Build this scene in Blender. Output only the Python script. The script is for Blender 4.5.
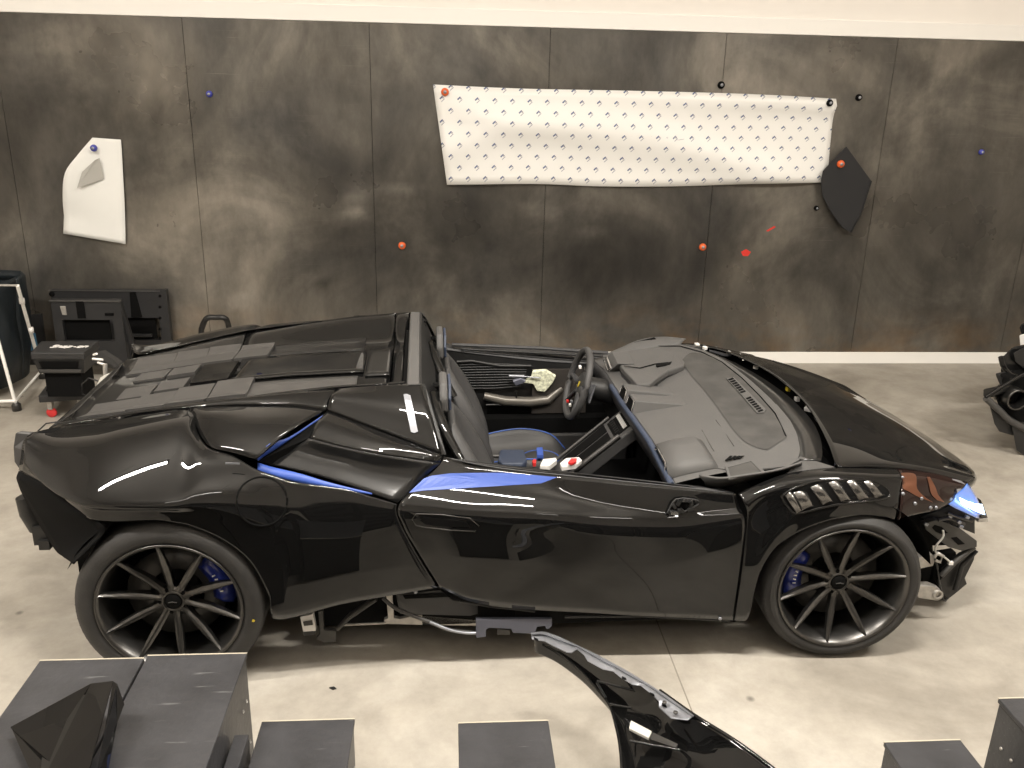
import bpy, math, random
from mathutils import Vector, Matrix
random.seed(4)
S = bpy.context.scene
for o in list(bpy.data.objects): bpy.data.objects.remove(o)
PI = math.pi
# ------------------------------------------------------------------ camera
FPX, PITCH, ROLL, YAW, CAMH = 869.566, 0.32623, 0.02362, 0.07644, 2.19506
WALLY = 7.033
CARX, CARY, CARROT = -1.06143, 3.81386, 0.0295
f0 = Vector((math.sin(YAW), math.cos(YAW), 0)); r0 = Vector((math.cos(YAW), -math.sin(YAW), 0)); u0 = Vector((0, 0, 1))
cf = f0*math.cos(PITCH) - u0*math.sin(PITCH); cu = u0*math.cos(PITCH) + f0*math.sin(PITCH)
cr = r0*math.cos(ROLL) + cu*math.sin(ROLL); cu = -r0*math.sin(ROLL) + cu*math.cos(ROLL)
CAM = Vector((0, 0, CAMH))
cam = bpy.data.objects.new('camera', bpy.data.cameras.new('camera')); S.collection.objects.link(cam)
cam.matrix_world = Matrix.Translation(CAM) @ Matrix((cr, cu, -cf)).transposed().to_4x4()
cam.data.sensor_fit = 'HORIZONTAL'; cam.data.sensor_width = 36; cam.data.lens = 36*FPX/1024
cam.data.clip_start = .02; S.camera = cam
# ------------------------------------------------------------------ exposure, world, lights
S.view_settings.view_transform = 'Standard'; S.view_settings.look = 'None'
S.view_settings.gamma = 1; S.view_settings.use_curve_mapping = False; S.view_settings.exposure = 0.0
W = bpy.data.worlds.new('world'); S.world = W; W.use_nodes = True
W.node_tree.nodes['Background'].inputs[0].default_value = (1, .95, .88, 1)
W.node_tree.nodes['Background'].inputs[1].default_value = .05
CEIL = 6.4; LZ = 4.5
LAMPS = [(-3.3, 2.0), (.4, 2.0), (4.1, 2.0), (-2.2, -2.4), (2.4, -2.4)]
for i, (x, y) in enumerate(LAMPS):
    for up in (0, 1):  # upward light of each pair: added fill bounced off the ceiling
        l = bpy.data.lights.new('hall_lamp_and_fill', 'AREA'); l.shape = 'RECTANGLE'; l.size = 1.5; l.size_y = .10 if not up else .5
        l.energy = (215 if not up else 90)*((.12 if not up else 1.) if y < 0 else 1.05); l.color = (1, .945, .865)
        o = bpy.data.objects.new('lamp_and_fill_light', l); o.location = (x, y, LZ+.14*up); o.rotation_euler = (PI*up, 0, 0); S.collection.objects.link(o)

# ------------------------------------------------------------------ pixel helpers (points of the photograph put at their own place)
def ray(px, py): return cr*((px-512)/FPX) - cu*((py-384)/FPX) + cf
def WY(px, py, Y):
    v = ray(px, py); return CAM + v*((Y-CAM.y)/v.y)
def WZ(px, py, Z):
    v = ray(px, py); return CAM + v*((Z-CAM.z)/v.z)
RC = Matrix.Rotation(-CARROT, 3, 'Z'); CCAM = RC @ (CAM - Vector((CARX, CARY, 0)))
def CY(px, py, Y):                       # point in the car's own frame at lateral Y (near side is negative)
    v = RC @ ray(px, py); return CCAM + v*((Y-CCAM.y)/v.y)
def N(px, py, w): return CY(px, py, -w)
def CZ(px, py, Z):
    v = RC @ ray(px, py); return CCAM + v*((Z-CCAM.z)/v.z)
def CX(px, py, X):
    v = RC @ ray(px, py); return CCAM + v*((X-CCAM.x)/v.x)

# ------------------------------------------------------------------ materials
MATS = {}
def nodes(name):
    m = bpy.data.materials.new(name); m.use_nodes = True
    nt = m.node_tree; b = nt.nodes['Principled BSDF']; MATS[name] = m
    return m, nt, b
def mat(name, col, rough=.5, metal=0., coat=0., bump=0., bscale=60., var=0., vscale=8., spec=.5, emis=None, es=0., crough=.03):
    m, nt, b = nodes(name)
    b.inputs['Base Color'].default_value = (*col, 1); b.inputs['Roughness'].default_value = rough
    b.inputs['Metallic'].default_value = metal; b.inputs['Coat Weight'].default_value = coat
    b.inputs['Coat Roughness'].default_value = crough; b.inputs['Specular IOR Level'].default_value = spec
    if emis: b.inputs['Emission Color'].default_value = (*emis, 1); b.inputs['Emission Strength'].default_value = es
    tc = nt.nodes.new('ShaderNodeTexCoord')
    if var:
        n = nt.nodes.new('ShaderNodeTexNoise'); n.inputs['Scale'].default_value = vscale; n.inputs['Detail'].default_value = 6
        nt.links.new(tc.outputs['Object'], n.inputs['Vector'])
        r = nt.nodes.new('ShaderNodeValToRGB'); r.color_ramp.elements[0].position = .3; r.color_ramp.elements[1].position = .7
        r.color_ramp.elements[0].color = (*[c*(1-var) for c in col], 1); r.color_ramp.elements[1].color = (*[min(1, c*(1+var)) for c in col], 1)
        nt.links.new(n.outputs['Fac'], r.inputs['Fac']); nt.links.new(r.outputs['Color'], b.inputs['Base Color'])
    if bump:
        n = nt.nodes.new('ShaderNodeTexNoise'); n.inputs['Scale'].default_value = bscale; n.inputs['Detail'].default_value = 3
        nt.links.new(tc.outputs['Object'], n.inputs['Vector'])
        bp = nt.nodes.new('ShaderNodeBump'); bp.inputs['Strength'].default_value = bump; bp.inputs['Distance'].default_value = .01
        nt.links.new(n.outputs['Fac'], bp.inputs['Height']); nt.links.new(bp.outputs['Normal'], b.inputs['Normal'])
    return m
PAINT = mat('black_gloss_paint', (.006, .006, .006), .4, coat=.9, crough=.012, spec=.0)
PAINTM = mat('black_satin_paint', (.010, .010, .010), .35, coat=.7, crough=.08, spec=.1)
DECKM = mat('matte_grey_plastic', (.052, .050, .048), .42, var=.12, vscale=20)
DASH = mat('grey_dash_leather', (.078, .076, .074), .62, bump=.15, bscale=300, var=.06, vscale=5)
DASHD = mat('dark_suede', (.050, .048, .045), .85, var=.3, vscale=9)
BLKP = mat('black_plastic', (.012, .012, .012), .45, bump=.1, bscale=200)
VOID = mat('black_void', (.004, .004, .004), .8, spec=.1)
RUB = mat('tyre_rubber', (.022, .021, .02), .6, bump=.12, bscale=120, var=.25, vscale=14)
RIM = mat('dark_satin_alloy', (.095, .092, .088), .3, metal=.9, var=.12, vscale=10)
DISC = mat('brake_disc_steel', (.045, .043, .04), .4, metal=.5)
BLUE = mat('blue_caliper', (.012, .025, .20), .3, coat=.6)
FILM = mat('blue_masking_film', (.040, .088, .36), .45)
WHT = mat('white_plastic', (.75, .73, .70), .4)
SILV = mat('silver_metal', (.30, .31, .34), .4, metal=.7, var=.15, vscale=20)
ALU = mat('cast_aluminium', (.42, .40, .37), .45, metal=.5, var=.2, vscale=30)
BUMP = mat('black_bumper_plastic', (.005, .005, .005), .3, spec=.18)
GREYC = mat('primer_grey', (.042, .040, .037), .5, var=.2, vscale=12)
ECOAT = mat('blue_grey_bracket', (.10, .105, .135), .4, metal=.3)
CHR = mat('bright_chrome', (.75, .76, .78), .12, metal=1)
LEA = mat('charcoal_leather', (.036, .036, .038), .5, bump=.25, bscale=250)
LEAG = mat('grey_seat_leather', (.052, .051, .051), .55, bump=.2, bscale=250)
NAVY = mat('navy_leather', (.035, .047, .078), .5, bump=.2, bscale=250)
PIPE = mat('blue_piping', (.05, .12, .42), .5)
RED = mat('red_plastic', (.55, .03, .03), .35)
ORG = mat('orange_plastic', (.75, .13, .03), .4)
NBLU = mat('blue_plastic', (.06, .07, .38), .3)
PAPER = mat('plain_white_paper', (.78, .78, .75), .7, var=.03, vscale=3)
FELT = mat('black_felt', (.012, .012, .013), .75)
WALLW = mat('white_plaster', (.86, .82, .77), .7, var=.015, vscale=2)
RAILW = mat('white_trim_paint', (.88, .86, .82), .5)
CRATEM = mat('scuffed_black_crate', (.036, .036, .039), .42, bump=.15, bscale=40, var=.3, vscale=6)
BAG = mat('dark_bin_liner', (.008, .013, .017), .5, bump=.4, bscale=14)
HOSE = mat('light_hose_plastic', (.5, .49, .45), .4)
COPPER = mat('copper_reflection_paint', (.26, .115, .07), .28, metal=.9)
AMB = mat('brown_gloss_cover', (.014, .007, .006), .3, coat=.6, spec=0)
YEL = mat('yellow_mark', (.6, .45, .03), .5)
LEDM = mat('headlamp_led', (.8, .9, 1), .3, emis=(.55, .75, 1), es=4.5)
CERA = mat('lamp_diffuser', (.9, .9, .88), .4, emis=(1, .94, .84), es=6)
LENS = mat('headlamp_blue_lens', (.10, .20, .55), .12, coat=1, emis=(.12, .3, .9), es=.35)
BRUSH = mat('brushed_louver_metal', (.20, .195, .19), .22, metal=.9)
CORKM = mat('ivory_speckled_fabric', (.55, .56, .42), .8, var=.5, vscale=70)

def scuff(m, scale=(2, 30, 30), amt=.35, thr=.66, col=(.3, .3, .3)):
    """fine light scratches mixed over a material's colour"""
    nt = m.node_tree; b = nt.nodes['Principled BSDF']
    tc = nt.nodes.new('ShaderNodeTexCoord'); mp = nt.nodes.new('ShaderNodeMapping'); mp.inputs['Scale'].default_value = scale
    n = nt.nodes.new('ShaderNodeTexNoise'); n.inputs['Scale'].default_value = 3; n.inputs['Detail'].default_value = 8
    nt.links.new(tc.outputs['Object'], mp.inputs[0]); nt.links.new(mp.outputs[0], n.inputs['Vector'])
    r = nt.nodes.new('ShaderNodeValToRGB'); r.color_ramp.elements[0].position = thr; r.color_ramp.elements[1].position = thr+.07
    r.color_ramp.elements[0].color = (0, 0, 0, 1); r.color_ramp.elements[1].color = (amt, amt, amt, 1)
    nt.links.new(n.outputs['Fac'], r.inputs[0])
    mx = nt.nodes.new('ShaderNodeMixRGB'); nt.links.new(r.outputs[0], mx.inputs[0]); mx.inputs[2].default_value = (*col, 1)
    src = b.inputs['Base Color'].links
    if src: nt.links.new(src[0].from_socket, mx.inputs[1])
    else: mx.inputs[1].default_value = b.inputs['Base Color'].default_value
    nt.links.new(mx.outputs[0], b.inputs['Base Color'])
scuff(CRATEM)

def steel_mat():
    m, nt, b = nodes('mill_scale_steel')
    L = nt.links; tc = nt.nodes.new('ShaderNodeTexCoord')
    def noise(scale, mscale=(1, 1, 1), detail=6, rough=.6, dist=0., loc=(0, 0, 0)):
        mp = nt.nodes.new('ShaderNodeMapping'); mp.inputs['Scale'].default_value = mscale; mp.inputs['Location'].default_value = loc
        n = nt.nodes.new('ShaderNodeTexNoise'); n.inputs['Scale'].default_value = scale; n.inputs['Detail'].default_value = detail
        n.inputs['Roughness'].default_value = rough; n.inputs['Distortion'].default_value = dist
        L.new(tc.outputs['Object'], mp.inputs[0]); L.new(mp.outputs[0], n.inputs['Vector']); return n.outputs['Fac']
    def ramp(f, stops):
        r = nt.nodes.new('ShaderNodeValToRGB'); e = r.color_ramp.elements
        while len(e) < len(stops): e.new(.5)
        for k, (p, c) in enumerate(stops): e[k].position = p; e[k].color = (*c, 1)
        L.new(f, r.inputs[0]); return r.outputs[0]
    def mix(fac, a, c):
        x = nt.nodes.new('ShaderNodeMixRGB'); L.new(fac, x.inputs[0])
        for i, v in ((1, a), (2, c)):
            if isinstance(v, tuple): x.inputs[i].default_value = (*v, 1)
            else: L.new(v, x.inputs[i])
        return x.outputs[0]
    base = ramp(noise(.85, detail=7, dist=.6), [(.33, (.062, .059, .055)), (.5, (.118, .109, .095)), (.66, (.225, .205, .175))])
    fine = ramp(noise(5, mscale=(1, 1, .5), detail=9, rough=.7), [(.3, (.5, .5, .5)), (.7, (1.25, 1.25, 1.25))])
    mu = nt.nodes.new('ShaderNodeMixRGB'); mu.blend_type = 'MULTIPLY'; mu.inputs[0].default_value = .65
    L.new(base, mu.inputs[1]); L.new(fine, mu.inputs[2]); c = mu.outputs[0]
    # rust near the foot of the wall and in patches
    sx = nt.nodes.new('ShaderNodeSeparateXYZ'); L.new(tc.outputs['Object'], sx.inputs[0])
    rz = nt.nodes.new('ShaderNodeMapRange'); rz.inputs[1].default_value = .55; rz.inputs[2].default_value = .1
    rz.inputs[3].default_value = 0; rz.inputs[4].default_value = .75; L.new(sx.outputs['Z'], rz.inputs[0])
    rn = ramp(noise(2.2, mscale=(1, 1, 1.6), detail=8, loc=(3, 0, 1)), [(.42, (0, 0, 0)), (.72, (1, 1, 1))])
    mm = nt.nodes.new('ShaderNodeMath'); mm.operation = 'MULTIPLY'; L.new(rz.outputs[0], mm.inputs[0]); L.new(rn, mm.inputs[1])
    c = mix(mm.outputs[0], c, (.20, .12, .055))
    rp = ramp(noise(2.6, mscale=(1.6, 1, 1), detail=9, rough=.72, dist=1.2, loc=(7, 0, 4)), [(.735, (0, 0, 0)), (.80, (.12, .12, .12))])
    c = mix(rp, c, (.38, .24, .11))
    at_ = nt.nodes.new('ShaderNodeAttribute'); at_.attribute_name = 'patina_and_glints'
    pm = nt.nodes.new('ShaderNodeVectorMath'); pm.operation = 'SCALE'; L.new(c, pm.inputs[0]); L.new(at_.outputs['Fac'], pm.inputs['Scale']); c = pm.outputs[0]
    # long horizontal scratches
    sc = ramp(noise(6, mscale=(.35, 1, 34), detail=4), [(.66, (0, 0, 0)), (.70, (.4, .4, .4))])
    scm = ramp(noise(.8, loc=(1.7, 0, 9)), [(.5, (0, 0, 0)), (.62, (1, 1, 1))])
    m2 = nt.nodes.new('ShaderNodeMath'); m2.operation = 'MULTIPLY'; L.new(sc, m2.inputs[0]); L.new(scm, m2.inputs[1])
    c = mix(m2.outputs[0], c, (.26, .24, .21))
    L.new(c, b.inputs['Base Color']); b.inputs['Metallic'].default_value = .45; b.inputs['Specular IOR Level'].default_value = .4
    rr = nt.nodes.new('ShaderNodeMapRange'); L.new(noise(1.1, detail=5, loc=(0, 0, 2)), rr.inputs[0])
    rr.inputs[1].default_value = .3; rr.inputs[2].default_value = .7; rr.inputs[3].default_value = .24; rr.inputs[4].default_value = .5
    L.new(rr.outputs[0], b.inputs['Roughness'])
    bp = nt.nodes.new('ShaderNodeBump'); bp.inputs['Strength'].default_value = .12; bp.inputs['Distance'].default_value = .02
    L.new(noise(2.5, detail=3), bp.inputs['Height']); L.new(bp.outputs[0], b.inputs['Normal'])
    return m
STEEL = steel_mat()

def floor_mat():
    m, nt, b = nodes('polished_concrete'); L = nt.links
    tc = nt.nodes.new('ShaderNodeTexCoord')
    def nz(s, d=8, r=.6, dist=0.):
        n = nt.nodes.new('ShaderNodeTexNoise'); n.inputs['Scale'].default_value = s; n.inputs['Detail'].default_value = d
        n.inputs['Roughness'].default_value = r; n.inputs['Distortion'].default_value = dist
        L.new(tc.outputs['Object'], n.inputs['Vector']); return n.outputs['Fac']
    r = nt.nodes.new('ShaderNodeValToRGB'); e = r.color_ramp.elements; e.new(.5)
    for k, (p, c) in enumerate([(.32, (.255, .230, .193)), (.5, (.355, .325, .277)), (.68, (.43, .40, .35))]): e[k].position = p; e[k].color = (*c, 1)
    L.new(nz(1.3, dist=.5), r.inputs[0])
    r2 = nt.nodes.new('ShaderNodeValToRGB'); r2.color_ramp.elements[0].position = .3; r2.color_ramp.elements[1].position = .65
    r2.color_ramp.elements[0].color = (.74, .74, .74, 1); r2.color_ramp.elements[1].color = (1.05, 1.05, 1.05, 1); L.new(nz(7, 10, .75), r2.inputs[0])
    mu = nt.nodes.new('ShaderNodeMixRGB'); mu.blend_type = 'MULTIPLY'; mu.inputs[0].default_value = .8
    L.new(r.outputs[0], mu.inputs[1]); L.new(r2.outputs[0], mu.inputs[2])
    # small dark flecks
    v = nt.nodes.new('ShaderNodeTexVoronoi'); v.inputs['Scale'].default_value = 2.3; L.new(tc.outputs['Object'], v.inputs['Vector'])
    r3 = nt.nodes.new('ShaderNodeValToRGB'); r3.color_ramp.elements[0].position = .02; r3.color_ramp.elements[1].position = .05
    r3.color_ramp.elements[0].color = (.45, .45, .45, 1); r3.color_ramp.elements[1].color = (1, 1, 1, 1); L.new(v.outputs['Distance'], r3.inputs[0])
    m3 = nt.nodes.new('ShaderNodeMixRGB'); m3.blend_type = 'MULTIPLY'; m3.inputs[0].default_value = 1
    L.new(mu.outputs[0], m3.inputs[1]); L.new(r3.outputs[0], m3.inputs[2])
    L.new(m3.outputs[0], b.inputs['Base Color']); b.inputs['Roughness'].default_value = .55
    bp = nt.nodes.new('ShaderNodeBump'); bp.inputs['Strength'].default_value = .06; L.new(nz(20), bp.inputs['Height']); L.new(bp.outputs[0], b.inputs['Normal'])
    return m
FLOOR = floor_mat()

def logo_mat():
    """white backing paper printed with staggered rows of small slanted marks (uv in metres)"""
    m, nt, b = nodes('printed_backing_paper'); L = nt.links
    tc = nt.nodes.new('ShaderNodeTexCoord'); sx = nt.nodes.new('ShaderNodeSeparateXYZ'); L.new(tc.outputs['UV'], sx.inputs[0])
    def M(op, a, c=None, d=None):
        n = nt.nodes.new('ShaderNodeMath'); n.operation = op
        for i, v in enumerate((a, c, d)):
            if v is None: continue
            if isinstance(v, (int, float)): n.inputs[i].default_value = v
            else: L.new(v, n.inputs[i])
        return n.outputs[0]
    px, py = .135, .083
    row = M('FLOOR', M('DIVIDE', sx.outputs['Y'], py)); odd = M('FLOORED_MODULO', row, 2.)
    u = M('ADD', M('DIVIDE', sx.outputs['X'], px), M('MULTIPLY', odd, .5))
    cx_ = M('MULTIPLY', M('SUBTRACT', M('FRACT', u), .5), px)
    cy_ = M('MULTIPLY', M('SUBTRACT', M('FRACT', M('DIVIDE', sx.outputs['Y'], py)), .5), py)
    a = .75
    lx = M('ADD', M('MULTIPLY', cx_, math.cos(a)), M('MULTIPLY', cy_, math.sin(a)))
    ly = M('SUBTRACT', M('MULTIPLY', cy_, math.cos(a)), M('MULTIPLY', cx_, math.sin(a)))
    def rect(x0, y0, w, h):
        return M('MULTIPLY', M('LESS_THAN', M('ABSOLUTE', M('SUBTRACT', lx, x0)), w), M('LESS_THAN', M('ABSOLUTE', M('SUBTRACT', ly, y0)), h))
    bar = rect(0, .011, .015, .0055); lo = rect(-.003, -.011, .017, .0032); sq = rect(.010, .0, .006, .004)
    def mix(f, c1, c2):
        x = nt.nodes.new('ShaderNodeMixRGB'); L.new(f, x.inputs[0])
        for i, v in ((1, c1), (2, c2)):
            if isinstance(v, tuple): x.inputs[i].default_value = (*v, 1)
            else: L.new(v, x.inputs[i])
        return x.outputs[0]
    c = mix(lo, (.80, .79, .76), (.36, .37, .42)); c = mix(bar, c, (.10, .13, .25)); c = mix(sq, c, (.25, .25, .28))
    L.new(c, b.inputs['Base Color']); b.inputs['Roughness'].default_value = .5
    return m
LOGO = logo_mat()

# ------------------------------------------------------------------ mesh helpers
COL = S.collection
def tag(o, label=None, cat=None, group=None, kind=None):
    if label: o['label'] = label
    if cat: o['category'] = cat
    if group: o['group'] = group
    if kind: o['kind'] = kind
    return o
def empty(name, loc=(0, 0, 0), rz=0., **k):
    o = bpy.data.objects.new(name, None); COL.objects.link(o); o.location = loc; o.rotation_euler = (0, 0, rz); o.empty_display_size = .1
    return tag(o, **k)
class MB:
    def __init__(s): s.v = []; s.f = []; s.sm = []; s.uv = {}
    def add(s, vs, fs, smooth=False):
        n = len(s.v); s.v += [Vector(v) for v in vs]; s.f += [tuple(i+n for i in f) for f in fs]; s.sm += [smooth]*len(fs); return s
    def box(s, c, d, rot=None):
        c = Vector(c); vs = [Vector((sx*d[0]/2, sy*d[1]/2, sz*d[2]/2)) for sx in (-1, 1) for sy in (-1, 1) for sz in (-1, 1)]
        if rot is not None: vs = [rot @ v for v in vs]
        return s.add([c+v for v in vs], [(0, 1, 3, 2), (4, 6, 7, 5), (0, 4, 5, 1), (2, 3, 7, 6), (0, 2, 6, 4), (1, 5, 7, 3)])
    def bb(s, x0, x1, y0, y1, z0, z1): return s.box(((x0+x1)/2, (y0+y1)/2, (z0+z1)/2), (abs(x1-x0), abs(y1-y0), abs(z1-z0)))
    def tube(s, pts, r, n=8, caps=True, closed=False, flat=1.):
        pts = [Vector(p) for p in pts]; m = len(pts); rs = r if isinstance(r, (list, tuple)) else [r]*m
        vs = []; up = Vector((0, 0, 1))
        for i, p in enumerate(pts):
            a = pts[(i-1) % m] if (closed or i > 0) else p; c = pts[(i+1) % m] if (closed or i < m-1) else p
            t = (c-a).normalized()
            q = up if abs(t.dot(up)) < .95 else Vector((0, 1, 0))
            e1 = t.cross(q).normalized(); e2 = t.cross(e1).normalized()
            for k in range(n):
                an = 2*PI*k/n; vs.append(p + (e1*math.cos(an) + e2*math.sin(an)*flat)*rs[i])
        fs = []
        for i in range(m if closed else m-1):
            for k in range(n):
                a = i*n+k; b_ = i*n+(k+1) % n; j = (i+1) % m; fs.append((a, b_, j*n+(k+1) % n, j*n+k))
        s.add(vs, fs, True)
        if caps and not closed: s.add(vs[:n], [tuple(range(n))]); s.add(vs[-n:], [tuple(reversed(range(n)))])
        return s
    def lathe(s, prof, c=(0, 0, 0), axis=1, n=48, arc=None):
        """prof: list of (radius, along) around the axis (0=x, 1=y, 2=z)"""
        c = Vector(c); vs = []; m = len(prof)
        for k in range(n):
            a = 2*PI*k/n; ca, sa = math.cos(a), math.sin(a)
            for r, h in prof:
                v = {1: (r*ca, h, r*sa), 0: (h, r*ca, r*sa), 2: (r*ca, r*sa, h)}[axis]; vs.append(c+Vector(v))
        fs = [(k*m+i, k*m+i+1, ((k+1) % n)*m+i+1, ((k+1) % n)*m+i) for k in range(n) for i in range(m-1)]
        return s.add(vs, fs, True)
    def prism(s, poly, off):
        """closed 3D polygon extruded by the vector off"""
        poly = [Vector(p) for p in poly]; off = Vector(off); n = len(poly)
        vs = poly + [p+off for p in poly]
        fs = [tuple(range(n)), tuple(reversed(range(n, 2*n)))] + [(i, i+n, (i+1) % n+n, (i+1) % n) for i in range(n)]
        return s.add(vs, fs)
    def grid(s, rows, smooth=True, uv=None):
        m = len(rows[0]); n0 = len(s.v); vs = [p for r in rows for p in r]
        fs = [(i*m+j, i*m+j+1, (i+1)*m+j+1, (i+1)*m+j) for i in range(len(rows)-1) for j in range(m-1)]
        s.add(vs, fs, smooth)
        if uv:
            k = n0
            for r in uv:
                for q in r: s.uv[k] = q; k += 1
        return s
    def mirror(s):
        o = MB(); o.v = [Vector((v.x, -v.y, v.z)) for v in s.v]; o.f = [tuple(reversed(f)) for f in s.f]; o.sm = list(s.sm); o.uv = dict(s.uv); return o
    def xf(s, M_):
        s.v = [M_ @ v for v in s.v]; return s
    def build(s, name, m, parent=None, bevel=0., solid=0., offset=0., **k):
        me = bpy.data.meshes.new(name); me.from_pydata([tuple(v) for v in s.v], [], s.f)
        for p, sm in zip(me.polygons, s.sm): p.use_smooth = sm
        if s.uv:
            ul = me.uv_layers.new(name='uv')
            for l in me.loops: ul.data[l.index].uv = s.uv.get(l.vertex_index, (0, 0))
        me.materials.append(m); me.update()
        o = bpy.data.objects.new(name, me); COL.objects.link(o)
        if parent: o.parent = parent
        if bevel:
            b = o.modifiers.new('bevel', 'BEVEL'); b.width = bevel; b.segments = 2; b.limit_method = 'ANGLE'; b.angle_limit = .6
        if solid:
            b = o.modifiers.new('solid', 'SOLIDIFY'); b.thickness = solid; b.offset = offset
        return tag(o, **k)
def cr1(p0, p1, p2, p3, t):
    return .5*((2*p1)+(p2-p0)*t+(2*p0-5*p1+4*p2-p3)*t*t+(3*p1-p0-3*p2+p3)*t**3)
def spl(P, n, lin=False):
    P = [Vector(p) for p in P]; out = []
    if lin or len(P) == 2:
        for i in range(len(P)-1):
            for k in range(n): out.append(P[i].lerp(P[i+1], k/n))
        return out+[P[-1]]
    E = [P[0]*2-P[1]] + P + [P[-1]*2-P[-2]]
    for i in range(1, len(E)-2):
        for k in range(n): out.append(cr1(E[i-1], E[i], E[i+1], E[i+2], k/n))
    return out+[P[-1]]
def surf(cols, n=6, m=6, linc=False, linr=False):
    """cols: control columns (all the same length); bicubic through them -> MB"""
    cc = [spl(c, m, linc) for c in cols]
    rows = [spl([c[j] for c in cc], n, linr) for j in range(len(cc[0]))]
    g = MB(); g.grid(rows); return g
def off_up(mb, dz):
    for v in mb.v: v.z += dz
    return mb

from mathutils.bvhtree import BVHTree
class Hit:
    def __init__(s, *mbs):
        v = []; f = []
        for m in mbs:
            n = len(v); v += [tuple(q) for q in m.v]; f += [tuple(i+n for i in q) for q in m.f]
        s.t = BVHTree.FromPolygons(v, f)
    def __call__(s, px, py, off=.004):
        d = (RC @ ray(px, py)).normalized(); p, n, i, q = s.t.ray_cast(CCAM, d)
        if p is None:
            for k in range(1, 30):
                for ax_, ay_ in ((0, 1), (0, -1), (1, 0), (-1, 0)):
                    d = (RC @ ray(px+ax_*k*.7, py+ay_*k*.7)).normalized(); p, n, i, q = s.t.ray_cast(CCAM, d)
                    if p is not None: break
                if p is not None: break
        if n.dot(d) > 0: n = -n
        return p + n*off
    def plate(s, poly, off, th=.003, sub=3):
        """thin plate following the surface under a pixel outline"""
        P = [s(x, y, off) for x, y in poly]; Q = [s(x, y, off-th) for x, y in poly]; n = len(P); c = sum(P, Vector())/n
        xs = [q[0] for q in poly]; ys = [q[1] for q in poly]; cx_, cy_ = sum(xs)/n, sum(ys)/n
        g = MB(); rings = []
        for k in range(sub+1):
            rings.append([s(lerp(x, cx_, k/(sub+.0)), lerp(y, cy_, k/(sub+.0)), off) for x, y in poly] if k < sub else [s(cx_, cy_, off)]*n)
        rings = [Q]+rings
        g.grid([r+[r[0]] for r in rings], smooth=False); return g
def lerp(a, b, t): return a+(b-a)*t

PAT_GLINT = [(60, 50, 160, 30, .35), (150, 85, 60, 25, .35), (60, 105, 90, 40, -.35), (240, 110, 60, 70, .28), (170, 255, 70, 40, .35), (240, 215, 50, 40, .40), (28, 245, 26, 34, .9),  # mill-scale tone blobs; some bright ones paint lamp highlights on the steel
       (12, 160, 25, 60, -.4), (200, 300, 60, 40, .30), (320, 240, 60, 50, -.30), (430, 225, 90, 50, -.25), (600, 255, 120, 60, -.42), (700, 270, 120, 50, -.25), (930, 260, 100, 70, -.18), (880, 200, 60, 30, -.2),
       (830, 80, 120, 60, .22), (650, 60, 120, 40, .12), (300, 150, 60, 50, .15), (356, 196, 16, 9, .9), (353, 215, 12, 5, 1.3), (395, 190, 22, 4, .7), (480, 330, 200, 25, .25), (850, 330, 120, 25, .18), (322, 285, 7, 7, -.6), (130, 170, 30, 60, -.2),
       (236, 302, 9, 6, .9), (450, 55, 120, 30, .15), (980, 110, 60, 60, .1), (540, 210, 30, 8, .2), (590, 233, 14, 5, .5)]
def patina_and_glints(p):
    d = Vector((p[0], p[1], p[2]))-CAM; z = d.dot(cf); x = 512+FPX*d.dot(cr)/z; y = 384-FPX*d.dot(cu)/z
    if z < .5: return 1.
    return max(.3, 1+sum(a*math.exp(-((x-cx)/rx)**2-((y-cy)/ry)**2) for cx, cy, rx, ry, a in PAT_GLINT))
# ------------------------------------------------------------------ the room
X0, X1, Y0 = -7.5, 10., -6.5
def struct(mb, name, m, **k): return mb.build(name, m, kind='structure', **k)
struct(MB().bb(X0-.2, X1+.2, Y0-.2, WALLY+.25, -.2, 0), 'floor', FLOOR)
struct(MB().bb(X0-.2, X1+.2, Y0-.2, WALLY+.25, CEIL, CEIL+.2), 'ceiling', WALLW)
struct(MB().bb(X0-.2, X1+.2, WALLY+.012, WALLY+.25, 0, CEIL), 'wall_back', WALLW)
struct(MB().bb(X0-.2, X0, Y0, WALLY, 0, CEIL), 'wall_left', WALLW)
struct(MB().bb(X1, X1+.2, Y0, WALLY, 0, CEIL), 'wall_right', WALLW)
struct(MB().bb(X0-.2, X1+.2, Y0-.2, Y0, 0, CEIL), 'wall_front', WALLW)
struct(MB().bb(X0, X1, WALLY+.0102, WALLY+.0118, .1, 2.642), 'trim_19', VOID)
struct(MB().bb(X0, X1, WALLY-.012, WALLY+.012, .0, .1), 'baseboard_back', RAILW, bevel=.002)
struct(MB().bb(X0, X1, WALLY-.006, WALLY+.014, 2.645, 2.76), 'trim_1', RAILW, bevel=.003)
SW, SX = 1.35768, -3.30532
for i, k in enumerate(range(-3, 10)):
    a = max(X0, SX+k*SW); b = min(X1, SX+(k+1)*SW)
    if b-a < .05: continue
    g = MB().bb(a+.002, b-.002, WALLY+.001, WALLY+.01, .1, 2.642)
    g.grid([[Vector((lerp(a+.002, b-.002, u/20), WALLY, lerp(.1, 2.642, v/40))) for u in range(21)] for v in range(41)])
    o = struct(g, 'trim_%d' % (i+2), STEEL)
    at_ = o.data.attributes.new('patina_and_glints', 'FLOAT', 'POINT')
    for q, v in enumerate(o.data.vertices): at_.data[q].value = patina_and_glints(v.co)
# saw-cut joints in the slab: thin dark fillets lying flush
JN = mat('joint_filler', (.20, .18, .15), .9)
struct(MB().bb(.9065, .9115, Y0, WALLY-.02, 0, .0012), 'trim_20', JN)

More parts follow.
